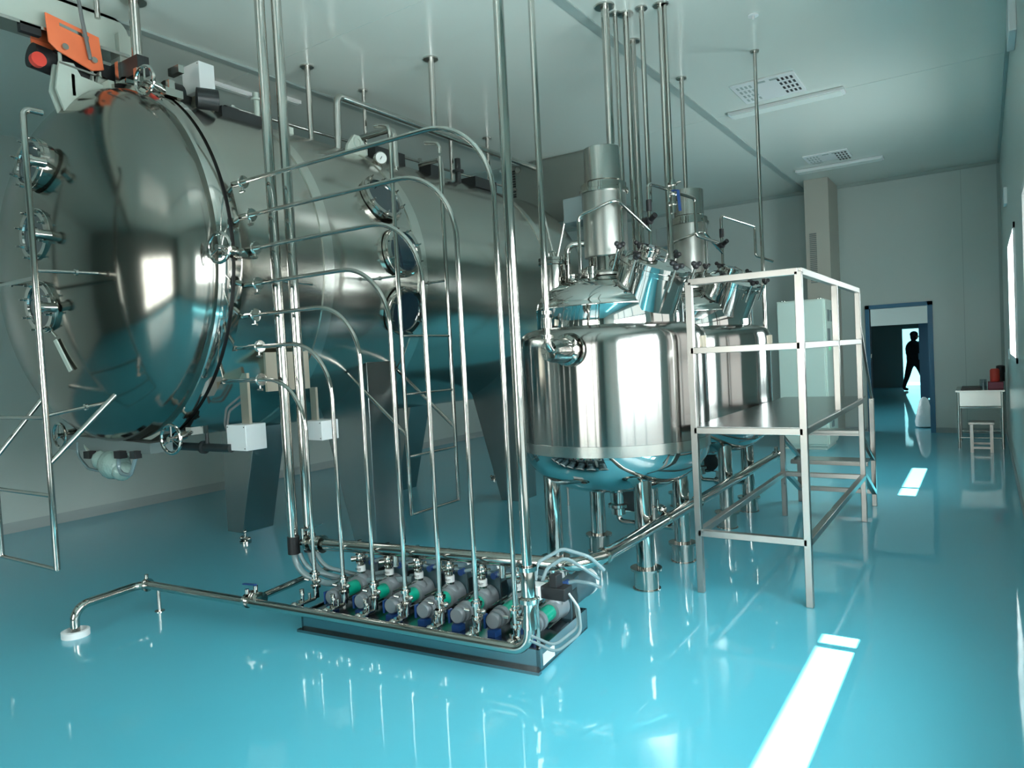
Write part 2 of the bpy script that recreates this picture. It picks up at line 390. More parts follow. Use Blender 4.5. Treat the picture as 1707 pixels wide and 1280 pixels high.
def handwheel(c, n, out, par, r=.085):
    c = Vector(c); n = Vector(n).normalized(); w = MB().ring(c, n, r, .011, 36)
    ref = Vector((0, 0, 1)); a = n.cross(ref).normalized(); b = n.cross(a)
    for k in range(3):
        t = 2*math.pi*k/3+.5; w.cyl(c, c+(a*math.cos(t)+b*math.sin(t))*r, .006, seg=8)
    w.cyl(c-n*.02, c+n*.02, .018)
    o = make('hand_wheel', w, 'steel', par)
    make('clamp_screw', MB().cyl(c, Vector(out), .014).cyl(c+(Vector(out)-c)*.25, c+(Vector(out)-c)*.5, .03).cbox(Vector(out), (.06, .12, .05)), 'steel', o)
    return o
handwheel((-4.33, 2.58, 3.345), (.12, -1, 0), (-4.38, 2.79, 3.33), D)
handwheel((-3.66, 2.56, 2.22), (.12, -1, 0), (-3.76, 2.80, 2.22), D)
handwheel((-4.28, 2.56, 1.10), (.12, -1, 0), (-4.36, 2.79, 1.13), D, .09)
handwheel((-5.72, 2.56, 1.10), (0, -1, 0), (-5.72, 2.79, 1.13), D, .09)
# door hanger bracket (pale ribs welded on top of dome) and door fittings
hb = MB()
for x0 in (-5.03, -4.95):
    hb.prism([(x0, 2.46, 3.57), (x0, 2.37, 3.56), (x0, 2.34, 3.38), (x0, 2.40, 3.20), (x0, 2.66, 3.44), (x0, 2.66, 3.48), (x0, 2.50, 3.50)], (.02, 0, 0))
hb.box((-5.03, 2.44, 3.36), (-4.93, 2.46, 3.50)).box((-5.15, 2.64, 3.42), (-4.86, 2.68, 3.50))
make('hanger_bracket', hb, 'cream', D, label='pale painted lifting bracket')
make('lifting_tongue', MB().prism([(-5.0, 2.62, 3.5), (-5.0, 2.74, 3.5), (-5.0, 2.73, 3.58), (-5.0, 2.64, 3.58)], (.04, 0, 0)), 'cream', D)
make('name_strip', MB().bar((-4.92, 2.185, 1.84), (-4.86, 2.195, 1.78), .006, .004).bar((-4.86, 2.19, 1.76), (-4.80, 2.24, 1.56), .035, .008, (0, 1, 0)), 'cream', D)
# clamp blocks around the top of the door
cb = MB()
for a_ in (64, 78, 92, 106, 120):
    p = Vector((CX+1.25*math.cos(R(a_)), 2.77, CZ+1.25*math.sin(R(a_))))
    cb.cbox((0, 0, 0), (.07, .14, .08), Matrix.Translation(p) @ Matrix.Rotation(R(90-a_), 4, 'Y'))
make('clamp_block', cb, 'steel', V)
make('locking_gear', MB().box((-4.88, 2.70, 3.50), (-4.60, 2.78, 3.62)).cyl((-4.72, 2.95, 3.46), (-4.72, 3.16, 3.46), .09).box((-5.05, 2.74, 3.49), (-4.9, 2.86, 3.66)), 'dark', V, label='black locking drive at the door top')
make('fitting_plate', MB().box((-4.84, 2.68, 3.44), (-4.80, 2.70, 3.62)).box((-4.64, 2.69, 3.44), (-4.60, 2.71, 3.53)).box((-4.52, 2.86, 3.50), (-4.40, 2.90, 3.55)).box((-4.46, 2.80, 3.36), (-4.42, 2.84, 3.44)), 'satin', V)
make('valve_island', MB().cyl((-4.40, 2.98, 3.36), (-4.34, 3.10, 3.36), .07).cyl((-4.5, 3.26, 3.36), (-4.5, 3.36, 3.36), .05).box((-4.7, 3.2, 3.30), (-4.44, 3.55, 3.38)), 'dark', V)
make('bracket_box', MB().box((-4.62, 3.18, 3.02), (-4.50, 3.30, 3.36)).box((-4.5, 3.30, 3.10), (-4.45, 3.42, 3.28)), 'satin', V)
# junction boxes on posts (each bolted to the vessel shell)
def junction(name, lo, hi, stem, label):
    o = make(name, MB().box(lo, hi), 'box', V, bevel=.004, label=label)
    make('bracket', stem, 'tan', o); s = MB()
    y = lo[1]
    for x in (lo[0]+.015, hi[0]-.015):
        for z in (lo[2]+.015, hi[2]-.015): make('screw', MB().cyl((x, y+.001, z), (x, y-.003, z), .004, seg=8), 'dark', o)
    return o
junction('junction_box', (-4.67, 3.06, 3.455), (-4.47, 3.18, 3.655), MB().box((-4.66, 3.10, 3.30), (-4.58, 3.13, 3.52)), 'white junction box on top of shell')
junction('junction_box', (-4.20, 2.90, .985), (-4.00, 3.06, 1.155), MB().box((-4.14, 2.98, 1.15), (-4.06, 3.0, 1.49)), 'white junction box hanging below the door flange')
junction('junction_box', (-4.15, 3.50, .98), (-3.96, 3.66, 1.12), MB().box((-4.13, 3.56, 1.1), (-4.07, 3.58, 1.36)), 'white junction box under the shell')
make('cable_bundle', MB().tube([(-4.2, 2.98, 1.04), (-4.28, 2.98, 1.05), (-4.33, 2.98, 1.15), (-4.30, 2.98, 1.26), (-4.16, 3.0, 1.34)], .008, .05, 8).tube([(-4.2, 2.96, 1.06), (-4.27, 2.97, 1.08), (-4.30, 2.98, 1.15), (-4.27, 2.98, 1.24), (-4.16, 3.0, 1.30)], .008, .05, 8), 'cable', V)
make('mounting_plate', MB().box((-3.98, 3.06, 1.36), (-3.96, 3.42, 1.62)).box((-4.2, 3.18, 1.42), (-3.97, 3.30, 1.54)), 'tan', V, label='bare rectangular mounting plate on the shell side')
make('drain_line', MB().cyl((-5.2, 2.9, 1.0), (-4.16, 2.9, 1.0), .028).cyl((-4.42, 2.9, 1.0), (-4.42, 2.9, 1.15), .012).cyl((-4.47, 2.9, 1.0), (-4.45, 2.9, 1.0), .045), 'dark', V)
# wrapped drive below the door with loop hoses
make('rail_block', MB().prism([(-5.75, 2.60, 1.10), (-5.75, 2.60, .99), (-4.60, 2.60, .99), (-4.60, 2.60, 1.06)], (0, .16, 0)), 'grey', V)
make('plastic_wrapped_valve', MB().ball((-5.10, 2.62, .90), .11, 16, (1.25, .9, .95)).ball((-5.22, 2.60, .93), .07, 14).ball((-5.00, 2.62, .86), .07, 14), 'wrap', V, label='valve wrapped in pale plastic')
make('black_connector', MB().cbox((-5.30, 2.56, .97), (.08, .05, .05)).cbox((-4.93, 2.58, .98), (.08, .05, .05)).cbox((-4.74, 2.58, .985), (.06, .05, .05)), 'black', V)
make('hose', MB().tube([(-5.55, 2.6, 1.05), (-5.56, 2.6, .95), (-5.42, 2.6, .86), (-5.15, 2.6, .84)], .010, .08, 8).tube([(-4.96, 2.58, .97), (-4.97, 2.58, .85), (-4.82, 2.58, .84), (-4.74, 2.58, .97)], .014, .06, 8), 'hose', V)
make('side_arm', MB().bar((-5.62, 2.66, 1.12), (-5.34, 2.6, .96), .05, .02).bar((-5.62, 2.66, 1.0), (-5.62, 2.66, 1.13), .03), 'cream', V)
# shell top fittings
P = lambda a_, y, r=RS: Vector((CX+r*math.cos(R(a_)), y, CZ+r*math.sin(R(a_))))
def clampjoint(b, c, n, r): n = Vector(n).normalized(); c = Vector(c); b.cyl(c-n*.008, c+n*.008, r)
make('lifting_lug', MB().prism([(-4.45, 4.36, 3.25), (-4.45, 4.60, 3.25), (-4.45, 4.58, 3.40), (-4.45, 4.52, 3.46), (-4.45, 4.46, 3.46), (-4.45, 4.38, 3.36)], (.03, 0, 0)).lathe([(.045, 0), (.045, .05), (.03, .05), (.03, 0)], (-4.46, 4.49, 3.40), (1, 0, 0), 20, caps=False), 'cream', V)
make('fitting', MB().cyl((-4.6, 3.62, 3.32), (-4.6, 3.62, 3.62), .022).cyl((-4.6, 3.62, 3.56), (-4.6, 3.62, 3.575), .04).box((-4.62, 3.85, 3.3), (-4.56, 3.93, 3.42)), 'cream', V)
make('valve_row', MB().box((-4.6, 5.5, 3.25), (-4.45, 5.66, 3.42)).box((-4.8, 6.3, 3.35), (-4.5, 6.7, 3.46)).cyl((-4.5, 6.0, 3.3), (-4.5, 6.0, 3.58), .03).cyl((-4.5, 6.0, 3.44), (-4.5, 6.0, 3.46), .06).box((-4.75, 4.9, 3.35), (-4.6, 5.3, 3.5)), 'dark', V)
g = make('pressure_gauge', MB().cyl((-4.30, 4.62, 3.26), (-4.26, 4.60, 3.26), .055, seg=28).cyl((-4.31, 4.63, 3.08), (-4.29, 4.62, 3.20), .012).cbox((-4.29, 4.62, 3.15), (.03, .03, .05)), 'steel', V)
make('dial', MB().cyl((-4.262, 4.602, 3.26), (-4.255, 4.598, 3.26), .047, seg=28), 'gauge', g)
make('needle', MB().bar((-4.253, 4.583, 3.245), (-4.253, 4.615, 3.285), .004), 'black', g)
make('valve_actuator', MB().cyl((-3.83, 3.05, 2.07), (-3.70, 3.05, 2.07), .012).cyl((-3.74, 3.05, 2.07), (-3.74, 3.30, 2.06), .010).cyl((-3.74, 3.12, 2.07), (-3.74, 3.15, 2.07), .03), 'steel', V)

# ------------------------------------------------------------ hoist rail and trolley
rail = thing('hoist_rail', 'pale beam under the ceiling, its end curling down above the domed vessel door', 'beam', (-5.05, 0, CH))
def oblong(x0, x1, zb, zt, y0, y1, r=.12):
    pts = [(x0, y0, zb), (x0, y1, zb)]+[(x0, y1+r*math.sin(t), zt-r+r*math.cos(t)) for t in [math.pi/2*(1-k/6) for k in range(7)]]+[(x0, y0, zt)]
    return MB().prism(pts, (x1-x0, 0, 0))
make('web', oblong(-5.07, -5.03, 3.755, 4.02, -3.3, 2.78), 'cream', rail)
make('lower_flange', MB().box((-5.14, -3.3, 3.74), (-4.96, 2.86, 3.76)), 'satin', rail)
make('end_plate', MB().box((-5.1, 2.80, 3.55), (-4.98, 2.90, 3.90)), 'cream', rail)
tro = thing('hoist_trolley', 'orange beam trolley riding on the rail above the vessel door', 'hoist', (-4.97, 2.450, 3.680))
make('side_plate', MB().prism([(-4.95, 2.310, 3.850), (-4.95, 2.640, 3.800), (-4.95, 2.660, 3.590), (-4.95, 2.580, 3.560), (-4.95, 2.370, 3.630), (-4.95, 2.320, 3.670)], (.015, 0, 0)), 'orange', tro, bevel=.004)
make('side_plate', MB().prism([(-5.17, 2.310, 3.850), (-5.17, 2.640, 3.800), (-5.17, 2.660, 3.590), (-5.17, 2.580, 3.560), (-5.17, 2.370, 3.630), (-5.17, 2.320, 3.670)], (.015, 0, 0)), 'orange', tro)
make('rating_label', MB().prism([(-4.934, 2.390, 3.810), (-4.934, 2.570, 3.780), (-4.934, 2.570, 3.760), (-4.934, 2.390, 3.790)], (.002, 0, 0)), 'satin', tro)
make('axle', MB().cyl((-5.2, 2.410, 3.660), (-4.915, 2.410, 3.660), .02).cyl((-5.2, 2.590, 3.630), (-4.915, 2.590, 3.630), .02).bar((-4.93, 2.370, 3.550), (-4.93, 2.670, 3.530), .012), 'steel', tro)
make('chain_wheel', MB().cyl((-5.02, 2.275, 3.555), (-4.98, 2.275, 3.555), .045, seg=24), 'red', tro, label='round red chain wheel')
make('gear_case', MB().cyl((-5.1, 2.280, 3.615), (-5.1, 2.610, 3.575), .08).box((-5.0, 2.170, 3.695), (-4.96, 2.290, 3.755)).box((-5.1, 2.650, 3.535), (-4.95, 2.790, 3.635)), 'black', tro)
make('hook', MB().tube([(-5.0, 2.410, 3.655), (-5.0, 2.410, 3.555), (-4.98, 2.410, 3.515)], .012, .02).tube([(-5.0, 2.610, 3.635), (-5.0, 2.610, 3.515)], .010), 'cream', tro)
solo('power_cable', MB().tube([(-4.9, 2.50, 4.02), (-4.9, 2.52, 3.85), (-4.91, 2.56, 3.62)], .012, .1), 'cable', 'grey cable dropping from the ceiling in front of the orange trolley', 'cable', (-4.9, 2.5, 4.02))

# ------------------------------------------------------------ hanging ladders
def hung(name, label, rails, rungs, hooks, offs, braces, loc, r=.017):
    t = thing(name, label, 'ladder', loc)
    for a, b in rails: make('rail', MB().tube([Vector(a), Vector(b)], r), 'steel', t)
    for a, b in rungs: make('rung', MB().tube([a, b], r*.7), 'steel', t)
    for pts in hooks: make('hook', MB().tube(pts, r, .05), 'steel', t)
    for a, b in offs:
        d = (Vector(b)-Vector(a)); make('stand_off', MB().tube([a, b], r*.6).cyl(Vector(a)+d*.62, Vector(a)+d*.66, r*1.1), 'steel', t)
    for a, b in braces: make('brace', MB().tube([a, b], r*.9), 'steel', t)
    return t
X1, X2, YL = -4.39, -5.10, 1.9
hung('hanging_ladder', 'steel pipe ladder hung on the domed end door of the big vessel', [((X1, YL, .44), (X1, YL, 2.98)), ((X2, YL, .44), (X2, YL, 2.98))],
     [((X1, YL, z), (X2, YL, z)) for z in (.44, .86, 1.30, 2.08)], [[(x, YL, 2.97), (x, YL, 3.01), (x, YL+.10, 3.01)] for x in (X1, X2)],
     [((X1, YL, 2.12), (X1, 2.24, 2.13)), ((X2, YL, 2.12), (X2, 2.16, 2.13)), ((X1, YL, 1.31), (X1, 2.24, 1.36))],
     [((X1, YL, 1.04), (X1+.02, 2.28, 1.40)), ((X2, YL, 1.04), (X2, 2.2, 1.40))], (X1, YL, .43))
XA, Y1, Y2 = -3.56, 3.95, 4.52
hung('hanging_ladder', 'steel pipe ladder hung on the side of the big vessel behind the curved pipes', [((XA, Y1, .38), (XA, Y1, 3.16)), ((XA, Y2, .38), (XA, Y2, 3.12))],
     [((XA, Y1, z), (XA, Y2, z)) for z in (.38, .81, 1.27, 1.70)], [[(XA, y, 3.14), (XA, y, 3.22), (XA-.14, y, 3.25)] for y in (Y1, Y2)],
     [((XA, y, 2.14), (-3.84, y, 2.14)) for y in (Y1, Y2)], [((XA, y, .97), (-4.13, y, 1.44)) for y in (Y1, Y2)], (XA, 4.2, .37), .016)

# ------------------------------------------------------------ stirred tanks
def stirred(name, label, cx, cy, loop):
    t = thing(name, label, 'tank', (cx, cy, 0)); O = (cx, cy, 0)
    pr = [(.02, .55), (.2, .56), (.36, .60), (.48, .655), (.57, .73), (.62, .80), (.636, .87), (.636, 1.55), (.632, 1.60), (.615, 1.635), (.58, 1.66), (.53, 1.675), (.50, 1.68)]
    make('jacket', MB().lathe(pr[6:], O, seg=96, caps=False), 'jacket', t, angle=60)
    make('bottom_dish', MB().lathe(pr[:7], O, seg=96, caps=False), 'mirror', t, angle=60)
    up_ = [(.50, 1.672), (.50, 1.80), (.503, 1.803), (.503, 1.815), (.50, 1.818)]+[(.5*math.cos(R(a)), 1.818+.212*math.sin(R(a))) for a in range(6, 90, 6)]
    make('upper_head', MB().lathe(up_, O, seg=96, caps=False), 'mirror', t, angle=60)
    make('weld_band', MB().lathe([(.634, .86), (.639, .862), (.639, .93), (.634, .932)], O, seg=96, caps=False), 'satin', t)
    for sx in (-1, 1):
        for sy in (-1, 1):
            px, py = cx+sx*.33, cy+sy*.33
            l = make('leg', MB().cyl((px, py, .13), (px, py, .74), .057, seg=28), 'steel', t)
            make('foot_sleeve', MB().cyl((px, py, 0), (px, py, .12), .078, seg=28).cyl((px, py, .12), (px, py, .135), .10, seg=28).cyl((px, py, 0), (px, py, .006), .088, seg=28), 'steel', l)
    # agitator drive
    c = make('agitator_column', MB().lathe([(.19, 2.02), (.19, 2.035), (.15, 2.04), (.12, 2.06), (.12, 2.15), (.15, 2.155), (.15, 2.60)], O, seg=40), 'column', t)
    make('column_base', MB().lathe([(.118, 2.04), (.125, 2.045), (.125, 2.15), (.118, 2.152)], O, seg=40), 'steel', c)
    make('column_flange', MB().lathe([(.14, 2.58), (.168, 2.585), (.168, 2.605), (.155, 2.61), (.155, 2.645), (.13, 2.65)], O, seg=40), 'steel', c)
    make('belt_cover', MB().prism([(cx-.30, cy-.04, 2.42), (cx-.10, cy-.08, 2.42), (cx+.10, cy+.10, 2.42), (cx-.08, cy+.22, 2.42), (cx-.30, cy+.16, 2.42)], (0, 0, .17)), 'grey', c, bevel=.006)
    make('drive_motor', MB().lathe([(.118, 2.64), (.118, 2.66), (.128, 2.665), (.128, 2.885), (.122, 2.89)], O, seg=48), 'satin', c, label='can-shaped motor cover')
    make('guard_rod', MB().cyl((cx+.155, cy-.07, 2.03), (cx+.155, cy-.07, 2.62), .009), 'steel', c)
    # filler port
    def port(x, y, z0, z1, r, nm='filler_port'):
        b = MB().lathe([(r*.85, z0), (r*.85, z1-.05), (r, z1-.045), (r, z1-.03), (r*.95, z1-.028), (r*.95, z1-.02), (r, z1-.018), (r, z1), (r*.3, z1+.01)], (x, y, 0), seg=28)
        o = make(nm, b, 'steel', t); return o
    p = port(cx-.33, cy-.17, 1.86, 2.17, .10)
    make('lid_handle', MB().tube([(cx-.36, cy-.17, 2.17), (cx-.36, cy-.17, 2.22), (cx-.30, cy-.17, 2.22), (cx-.30, cy-.17, 2.17)], .006, .02), 'steel', p)
    make('wing_bolt', MB().cyl((cx-.235, cy-.19, 2.08), (cx-.235, cy-.19, 2.18), .01).cbox((cx-.235, cy-.19, 2.13), (.03, .03, .03)), 'steel', p)
    port(cx-.17, cy-.18, 1.95, 2.04, .03, 'nozzle'); port(cx+.0, cy-.24, 1.95, 2.07, .035, 'nozzle'); port(cx-.20, cy+.1, 1.95, 2.1, .05, 'nozzle')
    # inclined manhole
    mc = Vector((cx+.33, cy-.14, 1.86)); n = Vector((.40, -.14, .90)).normalized()
    mh = make('manhole', MB().lathe([(.215, -.05), (.215, .16), (.23, .165), (.23, .19), (.22, .192), (.22, .20), (.233, .202), (.233, .225), (.20, .235), (.12, .25), (.01, .255)], mc, n, 48), 'mirror', t)
    a = n.cross(Vector((0, 1, 0))).normalized(); b_ = n.cross(a)
    make('manhole_handle', MB().tube([mc+a*-.05+b_*-.03+n*.24, mc+a*-.05+b_*-.03+n*.30, mc+a*.07+b_*-.12+n*.30, mc+a*.07+b_*-.12+n*.23], .006, .02), 'steel', mh)
    sg = make('sight_glass', MB().lathe([(.05, .22), (.05, .28), (.065, .282), (.065, .295), (.06, .297), (.065, .30), (.065, .315), (.04, .317)], mc+a*.03+b_*.06, n, 28), 'steel', mh)
    make('glass', MB().lathe([(.04, .31), (.04, .319)], mc+a*.03+b_*.06, n, 24), 'ppane', sg)
    for k in range(6):
        th = 2*math.pi*(k+.4)/6; p0 = mc+(a*math.cos(th)+b_*math.sin(th))*.248
        s_ = make('swing_bolt', MB().cyl(p0+n*.10, p0+n*.27, .009, seg=10), 'steel', mh)
        d = (a*math.cos(th+.9)+b_*math.sin(th+.9)); k_ = MB().ball(p0+n*.26, .022, 10)
        for s in (-1, 1): k_.ball(p0+n*.275+d*.03*s, .017, 10); 
        for s in (-1, 1): k_.cyl(p0+n*.27, p0+n*.275+d*.03*s, .012, seg=8)
        make('wing_knob', k_, 'black', s_, label='black wing knob')
    # side steam nozzle on the near face
    nz = make('jacket_nozzle', MB().lathe([(.075, -.05), (.075, .05), (.095, .055), (.095, .07), (.078, .075), (.072, .20), (.06, .235), (.02, .24)], (cx+.03, cy-.62, 1.53), (-.12, -1, 0), 36), 'steel', t)
    make('nozzle_ring', MB().lathe([(.105, .0), (.105, .012), (.08, .014)], (cx+.03, cy-.635, 1.53), (-.12, -1, 0), 36), 'steel', nz)
    make('nameplate', MB().box((cx+.60, cy+.02, 1.50), (cx+.66, cy+.03, 1.58)), 'tan', t)
    # bottom outlet and agitator seal
    bo = make('bottom_outlet', MB().lathe([(.05, .38), (.05, .42), (.07, .43), (.07, .45), (.05, .46), (.06, .57)], (cx, cy, 0), seg=24).tube([(cx, cy, .40), (cx, cy, .33), (cx+.14, cy-.02, .33), (cx+.41, cy-.05, .33)], .018, .04), 'steel', t)
    make('outlet_valve', MB().ball((cx+.16, cy-.02, .33), .035, 12).cyl((cx+.16, cy-.02, .33), (cx+.16, cy-.02, .41), .012).bar((cx+.16, cy-.02, .41), (cx+.08, cy-.06, .42), .02, .006), 'steel', bo)
    make('side_seal', MB().lathe([(.085, 0), (.10, .02), (.10, .05), (.06, .06)], (cx+.05, cy+.05, .50), (.3, -1, -.4), 24), 'dark', t)
    lp = make('spray_loop', MB().tube(loop, .012, .05), 'steel', t)
    jx, jy, jz = cx+.16, cy+.40, 2.65
    sp = make('steam_loop', MB().tube([(jx, jy, 2.05), (jx, jy, 2.70), (jx+.17, jy+.50, 2.64), (jx+.17, jy+.50, 2.36), (jx+.30, jy+.62, 2.30)], .013, .03), 'steel', t)
    make('diaphragm_valve', MB().ball((jx, jy, 2.43), .03).cyl((jx, jy, 2.43), (jx+.06, jy-.04, 2.46), .02).cyl((jx-.05, jy, 2.43), (jx-.02, jy, 2.43), .03).cyl((jx, jy, 2.50), (jx, jy, 2.58), .02), 'black', sp)
    return t
T1, T2 = (-2.15, 4.51), (-2.15, 6.22)
stirred('stirred_tank', 'large mirror-polished upright steel tank nearest the camera, left of the work platform', *T1,
        [(T1[0]-.10, T1[1]-.20, 2.04), (T1[0]-.10, T1[1]-.20, 2.42), (T1[0]+.18, T1[1]-.20, 2.49), (T1[0]+.16, T1[1]+.40, 2.36)])
stirred('stirred_tank', 'second upright polished steel tank, behind the nearest one and seen through the platform railing', *T2,
        [(T2[0]-.10, T2[1]-.20, 2.04), (T2[0]-.10, T2[1]-.20, 2.42), (T2[0]+.18, T2[1]-.20, 2.49), (T2[0]+.16, T2[1]+.40, 2.36)])

# ------------------------------------------------------------ work platform
pf = thing('work_platform', 'square-tube steel platform with chequered deck and railings beside the tanks', 'platform', (-1.18, 5.35, 0))
xl, xr, yf, yb, dz, tw = -1.49, -.86, 4.25, 6.47, 1.0, .04
def pbar(nm, p, q, w=tw, h=None): return make(nm, MB().bar(p, q, w, h), 'platform', pf, bevel=.003)
for x, y, z in ((xl, yf, 1.92), (xr, yf, 1.92), (xr, 5.40, 1.92), (xr, yb, 1.92), (xl, yb, 1.0)):
    pbar('post', (x, y, 0 if y != 5.40 else dz), (x, y, z-.02))
for z in (1.90, 1.485): pbar('handrail', (xl, yf, z), (xr, yf, z)); pbar('handrail', (xr, yf, z), (xr, yb, z))
pbar('deck_rail', (xl, yf, 1.0), (xr, yf, 1.0)); pbar('deck_rail', (xr, yf, 1.0), (xr, yb, 1.0)); pbar('deck_rail', (xl, yf, 1.0), (xl, yb, 1.0)); pbar('deck_rail', (xl, yb, 1.0), (xr, yb, 1.0))
for a, b in (((xl, yf), (xr, yf)), ((xr, yf), (xr, yb)), ((xl, yf), (xl, yb)), ((xl, yb), (xr, yb))): pbar('lower_rail', (*a, .37), (*b, .37))
make('deck', MB().box((xl-.02, yf-.01, 1.012), (xr+.01, 6.68, 1.024)), 'deck', pf, label='grey chequered deck plate')
pbar('handrail', (xr, yb, 1.72), (xr, 7.16, .95), .02)
for y, z, zz in ((7.12, .97, .72), ):
    pbar('post', (xr, y, 0), (xr, y, z)); pbar('post', (xl, y, 0), (xl, y, .50))
for z, y in ((.74, 6.62), (.45, 6.86)):
    st = make('step', MB().box((xl, y-.10, z-.012), (xr, y+.14, z)), 'deck', pf)
    make('step_edge', MB().bar((xl, y-.10, z-.02), (xr, y-.10, z-.02), .03), 'platform', st)
for x in (xl, xr): pbar('lower_rail', (x, yb, .40), (x, 7.12, .12)); pbar('lower_rail', (x, yb, .70), (x, 7.12, .42), .03)
pbar('lower_rail', (xl, 7.12, .13), (xr, 7.12, .13)); pbar('lower_rail', (xl, yb, .74), (xr, yb, .74), .03)

# ------------------------------------------------------------ seven curved feed pipes
YPp = 2.84
names = ['topmost and widest', 'second from the top', 'third from the top', 'middle one', 'third from the bottom', 'second from the bottom', 'lowest and shortest']
Zs = [2.665, 2.455, 2.25, 2.035, 1.845, 1.65, 1.445]; Xs = [-1.925, -2.16, -2.395, -2.635, -2.87, -3.11, -3.35]
rad = [.40, .36, .34, .34, .33, .33, .32]
for i in range(7):
    z, x = Zs[i], Xs[i]; a = math.asin(max(-1, min(1, (z-CZ)/RS))); x0 = CX+RS*math.cos(a)-.02
    t = thing('feed_pipe', names[i] + ' of seven thin curved pipes from the vessel down to the pumps', 'pipe', (x, YPp, .14), 'curved feed pipes between the vessel and the pumps')
    make('tube', MB().tube([(x0, YPp, z), (x, YPp, z), (x, YPp, .20)], .0125, rad[i], 12, nb=14), 'steel', t)
    vx = max(x0+.14, -3.76) if i < 5 else x0+.34+.06*(i-5)
    vx = {0: -3.78, 1: -3.72, 2: -3.70, 3: -3.70, 4: -3.74, 5: -3.72, 6: -3.73}[i]
    v = make('check_valve', MB().cyl((vx-.012, YPp, z), (vx+.012, YPp, z), .034).cyl((vx-.10, YPp, z), (vx-.012, YPp, z), .018).cyl((x0-.02, YPp, z), (x0+.06, YPp, z), .017), 'steel', t)
    make('clamp_wing', MB().cyl((vx, YPp-.01, z-.03), (vx, YPp-.01, z-.065), .006).cyl((vx-.02, YPp-.01, z-.06), (vx+.02, YPp-.01, z-.06), .008).ring((vx, YPp, z), (1, 0, 0), .034, .007, 20, 6), 'steel', v)
    d = make('drain_valve', MB().cyl((x, YPp, .14), (x, YPp, .30), .019).cyl((x, YPp, .27), (x, YPp, .285), .03).cyl((x, YPp, .20), (x, YPp, .215), .03).cyl((x, YPp, .24), (x+.05, YPp-.02, .25), .012), 'steel', t)
    make('clamp_wing', MB().cyl((x-.03, YPp-.02, .245), (x-.055, YPp-.03, .25), .008).ball((x+.055, YPp-.02, .252), .014), 'steel', d)
    ym = 2.655+.075*(x+3.34)
    tp = make('tap', MB().tube([(x, YPp, .16), (x, YPp, .135), (x, ym, .135)], .011, .02).cyl((x, YPp-.05, .135), (x, YPp-.05, .18), .01).cyl((x, ym+.05, .135), (x, ym+.07, .135), .026).cyl((x-.01, ym+.09, .13), (x-.01, ym+.09, .19), .012).ball((x, ym+.02, .14), .022), 'steel', t)
    make('tap_handle', MB().cyl((x-.02, ym+.09, .19), (x+.03, ym+.06, .20), .007).cyl((x-.01, ym+.09, .185), (x-.01, ym+.09, .215), .014), 'satin', tp)

# tray and pumps, turned a few degrees from the room
ROT = Matrix.Translation((-3.20, 2.80, 0)) @ Matrix.Rotation(R(5.2), 4, 'Z')
tray = thing('pump_tray', 'shallow steel drip tray on the floor under the row of pumps', 'tray', ROT @ Vector((.7, .2, 0)))
tb = MB().box((-.12, -.10, 0), (1.40, .50, .012), ROT).box((-.12, -.10, 0), (1.40, -.085, .11), ROT).box((1.385, -.10, 0), (1.40, .50, .11), ROT).box((-.12, .485, 0), (1.40, .50, .11), ROT).box((-.12, -.10, 0), (-.105, .50, .11), ROT)
make('pan', tb, 'tray', tray); make('deck_sheet', MB().box((-.10, -.08, .085), (1.38, .48, .10), ROT), 'tray', tray)
make('lip', MB().box((-.13, -.13, .0), (1.41, -.10, .015), ROT), 'tray', tray)
make('tape_patch', MB().box((1.400, -.06, .02), (1.402, .07, .075), ROT), 'white', tray)
def text_mesh(s, size):
    cu = bpy.data.curves.new('lettering', 'FONT'); cu.body = s; cu.size = size; cu.align_x = 'CENTER'; cu.extrude = .0004
    o = bpy.data.objects.new('lettering', cu); COL.objects.link(o); bpy.context.view_layer.update()
    me = bpy.data.meshes.new_from_object(o.evaluated_get(bpy.context.evaluated_depsgraph_get())); bpy.data.objects.remove(o); return me
inlet = text_mesh('INLET', .018); inlet.materials.append(M['black'])
